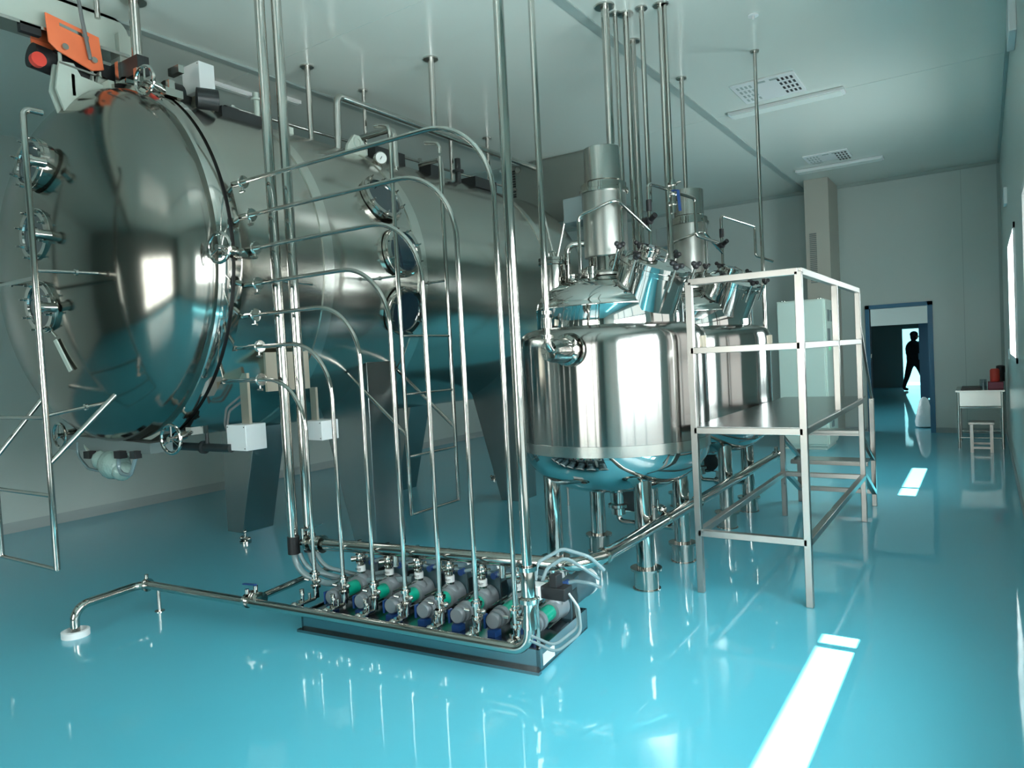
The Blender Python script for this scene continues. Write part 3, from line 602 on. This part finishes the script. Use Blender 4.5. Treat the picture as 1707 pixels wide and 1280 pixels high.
def pump(lab):
    t = thing('dosing_pump', lab, 'pump', (0, 0, .1), 'pumps in a row on the drip tray')
    make('foot', MB().prism([(-.022, -.02, .0), (.022, -.02, .0), (.03, .03, .0), (-.03, .03, .0)], (0, 0, .13)).box((-.055, .0, .13), (-.043, .03, .20)), 'bluepl', t, label='blue front bracket')
    make('pump_head', MB().lathe([(.036, -.005), (.04, 0), (.04, .018), (.034, .02), (.034, .032), (.046, .034), (.046, .052), (.038, .055), (.038, .068), (.05, .07), (.05, .10), (.03, .105)], (0, 0, .175), (0, 1, 0), 24), 'cast', t)
    make('guard', MB().lathe([(.03, .10), (.04, .102), (.04, .22), (.03, .222)], (0, 0, .175), (0, 1, 0), 20), 'green', t, label='green guard')
    make('tie_rod', MB().cyl((-.045, .09, .225), (-.045, .24, .225), .004, seg=8).cyl((.05, .09, .14), (.05, .24, .14), .004, seg=8).cyl((.0, .09, .238), (.0, .24, .238), .004, seg=8), 'steel', t)
    bd = make('pump_body', MB().lathe([(.03, .215), (.055, .22), (.058, .25), (.06, .30), (.066, .31), (.066, .335), (.05, .34)], (0, 0, .175), (0, 1, 0), 28).ball((.0, .27, .19), .055, 16).cyl((-.05, .26, .15), (-.085, .25, .13), .025), 'cast', t)
    st = make('inlet_stack', MB().cyl((0, .275, .20), (0, .275, .255), .024).cyl((0, .275, .285), (0, .275, .36), .018).cyl((0, .275, .30), (0, .275, .312), .03).cyl((0, .275, .345), (0, .275, .357), .03).cyl((0, .275, .36), (0, .275, .44), .014).ball((0, .275, .33), .03).cyl((0, .275, .33), (-.05, .25, .325), .016).cyl((.0, .275, .33), (.05, .28, .345), .008), 'steel', bd)
    make('white_band', MB().cyl((0, .275, .252), (0, .275, .286), .0265, seg=24), 'white', st, label='white inlet label')
    make('gearbox', MB().box((-.07, .345, .0), (.07, .43, .29)), 'motor', t, bevel=.005)
    make('gearbox_window', MB().box((.07, .355, .10), (.074, .42, .25)), 'dark', t)
    mo = make('motor', MB().lathe([(.05, .43), (.072, .44), (.072, .64), (.076, .645), (.076, .70), (.07, .71)], (0, 0, .19), (0, 1, 0), 28), 'motor', t)
    make('fan_cover', MB().lathe([(.07, .69), (.080, .695), (.080, .725), (.05, .73)], (0, 0, .19), (0, 1, 0), 28, caps=False), 'white', mo, label='pale ribbed fan cover ring')
    make('fan_grille', MB().cyl((0, .71, .19), (0, .728, .19), .07, seg=28), 'dark', mo)
    make('terminal_box', MB().box((-.03, .47, .24), (.03, .55, .275)), 'motor', mo)
    cn = make('cable_plug', MB().cyl((.055, .30, .30), (.055, .34, .30), .018), 'bluepl', t, label='blue plug')
    make('cable', MB().tube([(.055, .32, .30), (.10, .34, .31), (.18, .36, .30), (.22, .40, .27)], .010, .04, 8), 'hose', cn)
    return t
pm = pump('pump')
inl = bpy.data.objects.new('lettering', inlet); COL.objects.link(inl)
bd_ = [c for c in bpy.data.objects if c.name.startswith('white_band')][0]
inl.parent = bd_; inl.rotation_euler = (R(90), 0, R(-5)); inl.location = Vector((0, .2475, .162)) 
descr = ['small grey pump at the far left end of the drip tray row', 'small grey pump second from the left end of the row', 'small grey pump third from the left end of the row', 'small grey pump in the middle of the row of seven',
         'small grey pump third from the right end of the row', 'small grey pump next to the one with the loose clear hoses', 'small grey pump at the right end under the looping clear hoses']
for k in range(7):
    p = ROT @ Vector((.02+.215*k, 0, .1))
    if k == 0: q = pm; q.location = p; q['label'] = descr[0]
    else: q = dup(pm, p, descr[k])
    q.rotation_euler = (0, 0, R(5.2))
# solenoid valve with hoses at the right pump
sv = thing('solenoid_valve', 'white-faced small valve block with looping clear hoses beside the rightmost pump', 'valve', (-1.86, 2.86, .1))
make('valve_body', MB().box((-1.87, 2.84, .34), (-1.79, 2.92, .41)), 'white', sv, bevel=.004)
make('coil', MB().box((-1.79, 2.86, .35), (-1.66, 2.94, .41)).box((-1.74, 2.86, .41), (-1.70, 2.92, .47)), 'black', sv, bevel=.004)
make('hose', MB().tube([(-1.84, 2.9, .42), (-1.84, 2.92, .50), (-1.74, 3.0, .56), (-1.62, 3.05, .52), (-1.58, 3.12, .44)], .009, .06, 8).tube([(-1.80, 2.9, .42), (-1.80, 2.94, .47), (-1.73, 3.0, .52), (-1.64, 3.02, .47), (-1.60, 3.1, .40)], .009, .06, 8)
     .tube([(-1.70, 2.93, .38), (-1.64, 2.92, .34), (-1.60, 2.88, .24), (-1.68, 2.78, .17), (-1.80, 2.74, .22)], .007, .06, 8).tube([(-1.66, 2.90, .38), (-1.61, 2.90, .32), (-1.58, 2.86, .22), (-1.66, 2.76, .15), (-1.82, 2.74, .20)], .007, .06, 8), 'hose', sv, label='clear looping hoses')
make('bracket', MB().cyl((-1.83, 2.88, .10), (-1.83, 2.88, .34), .012), 'steel', sv)

# ------------------------------------------------------------ floor-level manifolds
fm = thing('supply_manifold', 'long low pipe in front of the pumps, rising to the ceiling at right', 'pipe', (-1.90, 2.74, 0))
make('tube', MB().tube([(-4.50, 2.02, .0), (-4.50, 2.02, .17), (-4.56, 2.47, .17), (-1.80, 2.75, .135), (-1.80, 2.77, .40)], .026, .085, 16), 'steel', fm)
make('riser', MB().tube([(-1.80, 2.77, .38), (-1.80, 2.77, CH)], .0245, 0, 14), 'steel', fm)
make('reducer', MB().lathe([(.034, .0), (.034, .13), (.027, .15)], (-1.80, 2.77, .38), seg=20).lathe([(.05, -.02), (.05, .0), (.034, .01)], (-1.80, 2.77, .38), seg=20).lathe([(.04, 0), (.028, .10)], (-1.80, 2.77, .24), seg=20).cyl((-1.80, 2.77, .51), (-1.80, 2.77, .53), .045), 'steel', fm)
make('floor_collar', MB().lathe([(.075, 0), (.075, .035), (.062, .04), (.058, .012)], (-4.50, 2.02, 0), seg=32), 'white', fm, label='white collar on the floor')
sp = make('support_leg', MB().cyl((-4.44, 2.50, 0), (-4.44, 2.50, .16), .011).cyl((-4.44, 2.50, 0), (-4.44, 2.50, .005), .03), 'steel', fm)
for x in (-4.52, -3.62): make('union_clamp', MB().cyl((x-.01, 2.47+(x+4.56)*.1, .168), (x+.012, 2.471+(x+4.56)*.1, .168), .042).cyl((x, 2.47+(x+4.56)*.1, .19), (x, 2.47+(x+4.56)*.1, .235), .012), 'steel', fm)
br = thing('branch_pipe', 'straight steel pipe branching back across the floor toward the hoses', 'pipe', (-3.6, 2.7, .15))
make('tube', MB().tube([(-3.60, 2.60, .165), (-3.66, 3.14, .17), (-3.60, 3.20, .18)], .021, .05, 14), 'steel', br)
make('valve', MB().ball((-3.60, 2.61, .17), .04).cyl((-3.60, 2.61, .17), (-3.60, 2.61, .245), .014).cyl((-3.64, 2.60, .17), (-3.62, 2.60, .17), .045).cyl((-3.56, 2.60, .17), (-3.54, 2.60, .17), .045), 'steel', br)
make('lever', MB().bar((-3.60, 2.61, .25), (-3.70, 2.60, .245), .02, .006), 'bluepl', br, label='blue lever')
rm = thing('return_manifold', 'thick steel pipe running behind the pumps and bending back under the tanks', 'pipe', (-2.4, 3.1, .42))
make('tube', MB().tube([(-3.42, 3.00, .41), (-1.78, 3.19, .42), (-1.72, 3.38, .42), (-1.72, 7.3, .42)], .036, .12, 16), 'steel', rm)
make('union_clamp', MB().cyl((-1.72, 3.40, .42), (-1.72, 3.42, .42), .046).cyl((-1.72, 4.9, .42), (-1.72, 4.92, .42), .046).cyl((-1.72, 4.3, .42), (-1.72, 4.32, .42), .046), 'steel', rm)
make('end_valve', MB().ball((-3.50, 2.99, .41), .05).cyl((-3.62, 2.98, .41), (-3.40, 3.0, .41), .022).cyl((-3.57, 2.985, .41), (-3.55, 2.987, .41), .05).cyl((-3.46, 2.995, .41), (-3.44, 2.997, .41), .055).cyl((-3.60, 2.98, .41), (-3.60, 2.98, .50), .014).bar((-3.60, 2.98, .48), (-3.46, 3.02, .53), .008), 'steel', rm)
make('outlet_stub', MB().cyl((-2.9, 3.06, .32), (-2.9, 3.06, .41), .018).cyl((-2.6, 3.09, .32), (-2.6, 3.09, .41), .018).cyl((-2.2, 3.14, .32), (-2.2, 3.14, .41), .018), 'steel', rm)
make('support_leg', MB().cyl((-3.3, 3.01, 0), (-3.3, 3.01, .39), .010), 'steel', rm)
make('sample_cock', MB().cyl((-1.72, 7.2, .42), (-1.72, 7.2, .5), .02).bar((-1.72, 7.2, .5), (-1.55, 7.15, .52), .02, .006).ball((-1.72, 7.22, .42), .05).ball((-1.78, 4.38, .46), .035).cyl((-1.80, 4.36, .46), (-1.80, 4.36, .53), .01), 'steel', rm)
# the two thick drop pipes with rubber hoses
for x, y, lab in ((-3.66, 2.95, 'left of two thick ceiling pipes ending in black couplings and hoses'), (-3.61, 3.035, 'right of two thick ceiling pipes ending in black couplings and hoses')):
    t = thing('drop_pipe', lab, 'pipe', (x, y, CH), 'pair of thick drop pipes')
    make('tube', MB().tube([(x, y, .44), (x, y, CH)], .032, 0, 20), 'steel', t)
    make('coupling', MB().cyl((x, y, .34), (x, y, .45), .038), 'black', t, label='black rubber coupling')
    hs = make('hose', MB().tube([(x, y, .35), (x+.02, y, .22), (x+.22, y+.06, .16), (x+.55, y+.14, .20), (x+.8, y+.2, .22)], .020, .16, 12), 'hose', t, label='ribbed clear hose')
    make('hose', MB().tube([(x+.03, y+.02, .34), (x+.08, y+.03, .24), (x+.3, y+.14, .18), (x+.6, y+.22, .24)], .014, .14, 10), 'hose', t)

# ------------------------------------------------------------ pipes dropping from the ceiling
def drop(x, y, z, r, lab, flange=True, extra=None, name='ceiling_pipe'):
    t = thing(name, lab, 'pipe', (x, y, CH), 'pipes dropping from the ceiling')
    make('tube', MB().tube([(x, y, z), (x, y, CH)], r, 0, 14), 'steel', t)
    if flange: make('ceiling_flange', MB().lathe([(r*2.4, -.012), (r*2.4, 0), (r*1.0, .0)], (x, y, CH), seg=24), 'column', t)
    if extra: extra(t)
    return t
t = drop(-2.115, 3.60, 1.60, .019, 'long thin pipe from the ceiling into the side nozzle of the nearest tank', False)
make('elbow', MB().tube([(-2.115, 3.60, 1.62), (-2.115, 3.60, 1.53), (-2.115, 3.69, 1.53)], .019, .05).cyl((-2.115, 3.60, 1.66), (-2.115, 3.60, 1.72), .028).cyl((-2.115, 3.60, 1.74), (-2.115, 3.60, 1.76), .034).cyl((-2.115, 3.60, 1.60), (-2.115, 3.60, 1.62), .034), 'steel', t)
drop(-2.25, 4.88, 1.9, .030, 'thickest ceiling pipe behind the motor of the nearest tank')
drop(-2.24, 5.03, 1.9, .018, 'thin ceiling pipe just right of the thickest one behind the nearest motor')
drop(-2.18, 5.09, 1.9, .024, 'medium ceiling pipe at the right edge of the nearest motor')
drop(-2.33, 5.56, 1.3, .024, 'ceiling pipe crossing the ceiling trim just right of the nearest motor')
drop(-2.05, 5.08, 2.60, .019, 'ceiling pipe feeding the sloping loop above the manhole')
drop(-1.92, 5.12, 2.0, .022, 'tall ceiling pipe to the left of the blue-handled valve')
t = drop(-1.885, 5.12, 2.60, .012, 'thin ceiling pipe carrying a valve with a blue handle')
make('valve', MB().cyl((-1.885, 5.12, 2.50), (-1.885, 5.12, 2.74), .020).cyl((-1.885, 5.12, 2.70), (-1.885, 5.12, 2.72), .035).cyl((-1.885, 5.12, 2.56), (-1.885, 5.12, 2.58), .035).cyl((-1.93, 5.12, 2.71), (-1.82, 5.12, 2.72), .008).ball((-1.885, 5.12, 2.64), .03), 'steel', t)
make('valve_handle', MB().bar((-1.83, 5.08, 2.65), (-1.82, 5.08, 2.50), .02, .01).bar((-1.885, 5.10, 2.66), (-1.83, 5.08, 2.65), .012, .01), 'bluepl', t, label='blue lever handle')
drop(-2.30, 6.60, 2.0, .020, 'ceiling pipe above the motor of the second tank')
drop(-1.59, 6.44, 1.02, .0155, 'lone slim ceiling pipe coming down behind the platform railing')
for x, y, z, r, lab in ((-4.67, 4.21, 3.40, .023, 'short thick ceiling pipe leftmost above the big vessel'), (-4.70, 4.89, 3.38, .017, 'short slim ceiling pipe behind the big bent pipe over the vessel'),
                        (-3.79, 4.76, 3.44, .026, 'short thick ceiling pipe over the near side of the vessel, left of the tanks'), (-4.84, 6.35, 3.4, .024, 'short ceiling pipe far along the vessel top, beside the topmost curved pipe'),
                        (-4.69, 6.84, 3.4, .022, 'short ceiling pipe farthest along the vessel top'), (-4.70, 2.76, 3.5, .034, 'thick ceiling pipe meeting the top of the domed door')):
    drop(x, y, z, r, lab)
drop(-4.88, 2.61, 3.90, .018, 'stub of ceiling pipe just behind the orange trolley', False)
# bent pipes on the vessel top
t = thing('bent_pipe', 'thick pipe rising from the vessel top and running level under the ceiling', 'pipe', (-4.5, 4.34, 3.2))
make('tube', MB().tube([(-4.5, 4.34, 3.2), (-4.5, 4.36, 3.78), (-4.5, 7.7, 3.78)], .030, .07, 16), 'satin', t)
make('base_collar', MB().cyl((-4.5, 4.34, 3.26), (-4.5, 4.34, 3.30), .045), 'satin', t)
t = thing('bent_pipe', 'short hooked pipe with a tapered tip above the upper porthole', 'pipe', (-4.3, 4.8, 3.1))
make('tube', MB().tube([(-4.75, 4.85, 3.58), (-4.32, 4.85, 3.58), (-4.32, 4.85, 3.24)], .028, .07, 14).lathe([(.028, 0), (.012, -.10), (.008, -.2)], (-4.32, 4.85, 3.24), seg=16), 'satin', t)
t = thing('bent_pipe', 'pair-ended hooked pipe on the vessel top right of the dark valves', 'pipe', (-4.3, 5.5, 3.2))
make('tube', MB().tube([(-4.55, 5.45, 3.42), (-4.28, 5.45, 3.42), (-4.28, 5.45, 3.15)], .022, .06, 14), 'satin', t)
t = thing('cable_tray', 'slim pale conduit running level above the far side of the vessel', 'conduit', (-5.3, 5.5, 3.7))
make('tube', MB().tube([(-5.0, 3.7, 3.62), (-5.0, 7.9, 3.66)], .014).bar((-5.0, 3.7, 3.4), (-5.0, 3.7, 3.64), .03).bar((-5.0, 6.0, 3.4), (-5.0, 6.0, 3.68), .03), 'satin', t)

# ------------------------------------------------------------ ceiling box (air unit), lamps and diffusers
ac = thing('air_handling_box', 'grey metal air box hanging from the ceiling behind the vessel', 'duct', (-4.6, 8.3, CH))
make('casing', MB().box((-5.30, 8.05, 3.19), (-4.0, 8.6, CH)), 'column', ac, bevel=.006)
g = MB()
for k in range(22): g.box((-5.28, 8.035, 3.24+k*.033), (-5.10, 8.05, 3.26+k*.033))
make('louvre', g, 'dark', ac, label='dark louvred grille')
make('corner_bolt', MB().cyl((-5.05, 8.03, 3.24), (-5.05, 8.05, 3.24), .02).cyl((-5.05, 8.03, 3.95), (-5.05, 8.05, 3.95), .04), 'steel', ac)
hr = MB().tube([(-3.62, 6.2, 2.9), (-3.50, 6.2, 2.38), (-3.50, 6.2, 1.5)], .014, .05).tube([(-3.36, 6.2, 2.9), (-3.50, 6.2, 2.42)], .010).cyl((-3.50, 6.2, 1.9), (-3.50, 6.2, 1.93), .03)
t = thing('forked_vent_pipe', 'slim forked pipe standing behind the nearest tank on the left', 'pipe', (-3.5, 6.2, 0)); make('tube', hr.tube([(-3.5, 6.2, 0), (-3.5, 6.2, 1.6)], .012), 'satin', t)
t = thing('hooked_pipe', 'upside-down U pipe left of the agitator column of the nearest tank', 'pipe', (-2.43, 4.46, 1.9))
make('tube', MB().tube([(-2.43, 4.46, 1.92), (-2.43, 4.46, 2.27), (-2.31, 4.50, 2.27), (-2.29, 4.50, 2.25)], .022, .06), 'steel', t)
def lamp(x0, x1, y0, y1, lab):
    t = thing('ceiling_lamp', lab, 'lamp', ((x0+x1)/2, (y0+y1)/2, CH), 'unlit strip lamps on the ceiling')
    make('housing', MB().box((x0, y0, CH-.035), (x1, y1, CH)), 'box', t, bevel=.008)
    make('diffuser', MB().box((x0+.03, y0+.01, CH-.042), (x1-.03, y1-.01, CH-.035)), 'lamp', t)
lamp(-2.26, -1.11, 7.90, 8.08, 'nearer flat strip lamp on the ceiling right of the pipes')
lamp(-2.26, -1.11, 11.20, 11.38, 'farther flat strip lamp near the back wall')
def lamp2(x, y0, y1, lab):
    t = thing('ceiling_lamp', lab, 'lamp', (x, (y0+y1)/2, CH), 'unlit strip lamps on the ceiling')
    make('housing', MB().box((x-.03, y0, CH-.03), (x+.03, y1, CH)), 'box', t); make('diffuser', MB().box((x-.022, y0+.02, CH-.036), (x+.022, y1-.02, CH-.03)), 'lamp', t)
lamp2(-5.52, 3.55, 4.28, 'narrow strip lamp left, behind the white junction box'); lamp2(-5.35, 4.46, 4.70, 'short narrow strip lamp seen between the thick pipes'); lamp2(-5.35, 8.1, 8.6, 'small strip lamp far over the vessel beside the air box')
def diffuser(x0, x1, y0, y1, lab):
    t = thing('air_diffuser', lab, 'vent', ((x0+x1)/2, (y0+y1)/2, CH), 'perforated ceiling air diffusers')
    make('frame', MB().box((x0, y0, CH-.015), (x1, y1, CH)), 'box', t, bevel=.003)
    g = MB()
    for i in range(4):
        for j in range(4):
            a, b = x1-.17+i*.04, y0+.08+j*.13; g.box((a, b, CH-.018), (a+.02, b+.07, CH-.014))
    make('slots', g, 'black', t)
    g = MB()
    for i in range(4):
        for j in range(4):
            a, b = x0+.04+i*.04, y0+.08+j*.13; g.box((a, b, CH-.018), (a+.02, b+.07, CH-.014))
    for a in (x0+.24, x0+.36): g.box((a, y0+.05, CH-.018), (a+.08, y0+.09, CH-.014))
    make('grille', g, 'seam', t)
diffuser(-2.01, -1.42, 7.12, 7.74, 'square perforated diffuser beside the nearer strip lamp'); diffuser(-2.01, -1.45, 10.45, 10.9, 'square perforated diffuser in front of the farther strip lamp')
solo('ceiling_sprinkler', MB().lathe([(.04, -.01), (.04, 0)], (-1.42, 5.75, CH), seg=16).cyl((-1.42, 5.75, CH-.03), (-1.42, 5.75, CH), .01), 'white', 'tiny white ceiling fitting right of the pipes', 'sprinkler', (-1.42, 5.75, CH))

# ------------------------------------------------------------ back of the room
cab = thing('control_cabinet', 'tall pale green two-door control cabinet against the back pillar', 'cabinet', (-2.1, 11.0, 0))
make('body', MB().box((-2.45, 10.6, .05), (-1.83, 11.35, 2.09)).box((-2.43, 10.62, 0), (-1.85, 11.33, .05)), 'cab', cab, bevel=.004)
dr = make('door', MB().box((-2.44, 10.585, .08), (-1.84, 10.60, 2.07)), 'cab', cab, bevel=.003)
make('door_panel', MB().box((-1.83, 10.64, .08), (-1.815, 11.32, 2.07)), 'cab', cab, label='side panel carrying the instruments')
make('display', MB().box((-1.815, 10.80, 1.38), (-1.812, 10.92, 1.42)), 'display', cab, label='small green display')
make('control_panel', MB().box((-1.815, 10.72, 1.50), (-1.80, 10.86, 1.68)).box((-1.815, 10.74, 1.78), (-1.80, 10.86, 1.94)).box((-1.815, 10.98, 1.78), (-1.80, 11.10, 1.94)), 'grey', cab)
make('lifting_eye', MB().ring((-2.38, 10.7, 2.10), (0, 1, 0), .018, .005, 14, 6).ring((-1.9, 10.7, 2.10), (0, 1, 0), .018, .005, 14, 6), 'steel', cab)
make('lower_vent', MB().box((-1.815, 10.8, .30), (-1.80, 10.95, .48)), 'grey', cab)
tb_ = thing('work_table', 'steel table in the far right corner', 'table', (-.05, 11.45, 0))
make('tabletop', MB().box((-.34, 11.08, .74), (.20, 11.95, .765)), 'satin', tb_, bevel=.003)
make('apron', MB().box((-.32, 11.10, .56), (.18, 11.12, .74)), 'satin', tb_); make('shelf_edge', MB().bar((-.32, 11.11, .54), (.18, 11.11, .54), .02), 'steel', tb_)
for x in (-.31, .17):
    for y in (11.11, 11.9): make('leg', MB().cyl((x, y, 0), (x, y, .74), .018), 'satin', tb_)
make('stretcher', MB().cyl((-.31, 11.11, .14), (.17, 11.11, .14), .012).cyl((-.31, 11.9, .14), (.17, 11.9, .14), .012), 'satin', tb_)
st = thing('stool', 'small square steel stool in front of the table', 'stool', (-.05, 10.85, 0))
make('seat', MB().box((-.20, 10.72, .355), (.08, 10.98, .385)), 'platform', st, bevel=.004)
for x in (-.165, .045):
    for y in (10.75, 10.95): make('leg', MB().bar((x, y, 0), (x, y, .355), .035), 'platform', st)
make('stretcher', MB().bar((-.165, 10.75, .06), (.045, 10.75, .06), .025).bar((-.165, 10.95, .09), (.045, 10.95, .09), .025).bar((-.165, 10.75, .06), (-.165, 10.95, .06), .025).bar((.045, 10.75, .06), (.045, 10.95, .06), .025), 'platform', st)
solo('folder', MB().box((-.28, 11.2, .765), (-.06, 11.5, .785)).box((-.27, 11.2, .785), (-.07, 11.49, .80)), 'dark', 'dark flat folder lying on the left of the table', 'folder', (-.17, 11.35, .765))
solo('red_can', MB().lathe([(.05, 0), (.055, .01), (.055, .15), (.04, .17)], (.10, 11.35, .86), seg=20), 'red', 'orange-red can on top of the maroon box on the table', 'can', (.10, 11.35, .86))
solo('maroon_box', MB().box((.02, 11.22, .765), (.19, 11.5, .86)), 'maroon', 'maroon box at the right end of the table', 'box', (.1, 11.35, .765), bevel=.006)
solo('black_lid_jar', MB().lathe([(.045, 0), (.045, .11), (.05, .12), (.05, .2), (.03, .21)], (.165, 11.42, .86), seg=20), 'black', 'dark jar beside the red can', 'jar', (.165, 11.42, .86))
solo('glass_beaker', MB().lathe([(.04, 0), (.04, .13), (.036, .13), (.036, .006)], (-.03, 11.30, .765), seg=20, caps=False), 'jar', 'clear glass beaker between folder and maroon box', 'beaker', (-.03, 11.30, .765))
solo('plastic_bag', MB().lathe([(.02, .50), (.06, .46), (.10, .30), (.14, .10), (.13, .02), (.05, 0)], (-.86, 13.6, 0), seg=18), 'bag', 'white plastic sack standing just inside the blue doorway', 'bag', (-.86, 13.6, 0))
solo('wall_socket', MB().box((XR-.03, 9.6, 2.90), (XR, 9.85, 3.08)), 'white', 'white box high on the right wall corner', 'socket', (XR, 9.7, 3.0), bevel=.004)
solo('light_switch', MB().box((XR-.014, 10.2, 1.18), (XR, 10.32, 1.30)), 'white', 'small light switch on the right wall above the table', 'switch', (XR, 10.26, 1.24), bevel=.003)
solo('wall_lamp_box', MB().box((XR-.05, 6.3, 3.62), (XR, 6.75, 3.90)), 'box', 'pale box high on the right wall at the photo edge', 'box', (XR, 6.5, 3.75), bevel=.006)
# small floor cocks beside the vessel
for x, y, lab in ((-5.45, 3.88, 'small floor cock left of the near vessel leg'), (-5.1, 7.22, 'small floor cock far under the vessel beyond the ladder')):
    t = thing('floor_cock', lab, 'valve', (x, y, 0))
    make('stem', MB().cyl((x, y, 0), (x, y, .02), .05).cyl((x, y, 0), (x, y, .10), .012), 'steel', t)
    make('tee', MB().cyl((x-.05, y, .04), (x+.05, y, .04), .014).ball((x-.05, y, .04), .02).ball((x+.05, y, .04), .02).ball((x, y, .10), .018), 'steel', t)
solo('paper_scrap', MB().box((-2.62, 4.0, .0), (-2.45, 4.14, .004)), 'white', 'white scrap lying on the floor behind the thick low pipe', 'paper', (-2.53, 4.07, 0))

# ------------------------------------------------------------ person walking in the far room
def skinned(name, verts, edges, radii, mt, parent, loc, sub=2):
    me = bpy.data.meshes.new(name); me.from_pydata(verts, edges, []); o = bpy.data.objects.new(name, me); COL.objects.link(o)
    o.location = loc
    sk = o.modifiers.new('skin', 'SKIN'); ss = o.modifiers.new('smooth', 'SUBSURF'); ss.levels = ss.render_levels = sub
    for i, r in enumerate(radii): me.skin_vertices[0].data[i].radius = r if isinstance(r, tuple) else (r, r)
    me.skin_vertices[0].data[0].use_root = True
    bpy.context.view_layer.update()
    m2 = bpy.data.meshes.new_from_object(o.evaluated_get(bpy.context.evaluated_depsgraph_get())); bpy.data.objects.remove(o)
    for p in m2.polygons: p.use_smooth = True
    m2.materials.clear(); m2.materials.append(M[mt]); r_ = bpy.data.objects.new(name, m2); COL.objects.link(r_); r_.location = loc
    if parent: r_.parent = parent
    return r_
PL = (-1.66, 22.9, 0)
vs = [(0, 0, .90), (0, 0, 1.08), (-.02, 0, 1.28), (-.03, 0, 1.42), (0, 0, 1.50), (.01, 0, 1.60), (.01, 0, 1.68),
      (-.10, .05, .84), (-.17, .03, .48), (-.27, .02, .12), (-.25, -.02, .06), (-.15, -.06, .04),
      (.10, -.03, .84), (.20, .0, .48), (.30, .02, .10), (.26, -.02, .05), (.36, -.03, .04),
      (-.10, -.20, 1.40), (-.14, -.24, 1.14), (-.04, -.24, .92), (.01, -.24, .82), (.06, .20, 1.40), (.12, .24, 1.14), (.02, .26, .94), (-.03, .26, .84)]
es = [(0,1),(1,2),(2,3),(3,4),(4,5),(5,6),(0,7),(7,8),(8,9),(9,10),(10,11),(0,12),(12,13),(13,14),(14,15),(15,16),(3,17),(17,18),(18,19),(19,20),(3,21),(21,22),(22,23),(23,24)]
vs = [(x*1.0, y, z*.93) for x, y, z in vs]
rs = [(.20,.17),(.20,.18),(.22,.18),(.17,.15),.065,.10,.09, .10,.08,.05,.05,.035, .10,.08,.05,.05,.035, .06,.055,.04,.04,.06,.055,.04,.04]
pr = skinned('person', vs, es, rs, 'cloth', None, PL)
pr['label'] = 'person in dark clothes walking past the bright far doorway'; pr['category'] = 'person'
make('hair', MB().ball((PL[0]+.015, PL[1], 1.57), .105, 16, (1, .95, .9)), 'black', pr)
make('face', MB().ball((PL[0]+.06, PL[1], 1.51), .075, 16, (.8, .9, 1.15)).cyl((PL[0]+.11, PL[1], 1.52), (PL[0]+.145, PL[1], 1.50), .012), 'skin', pr)
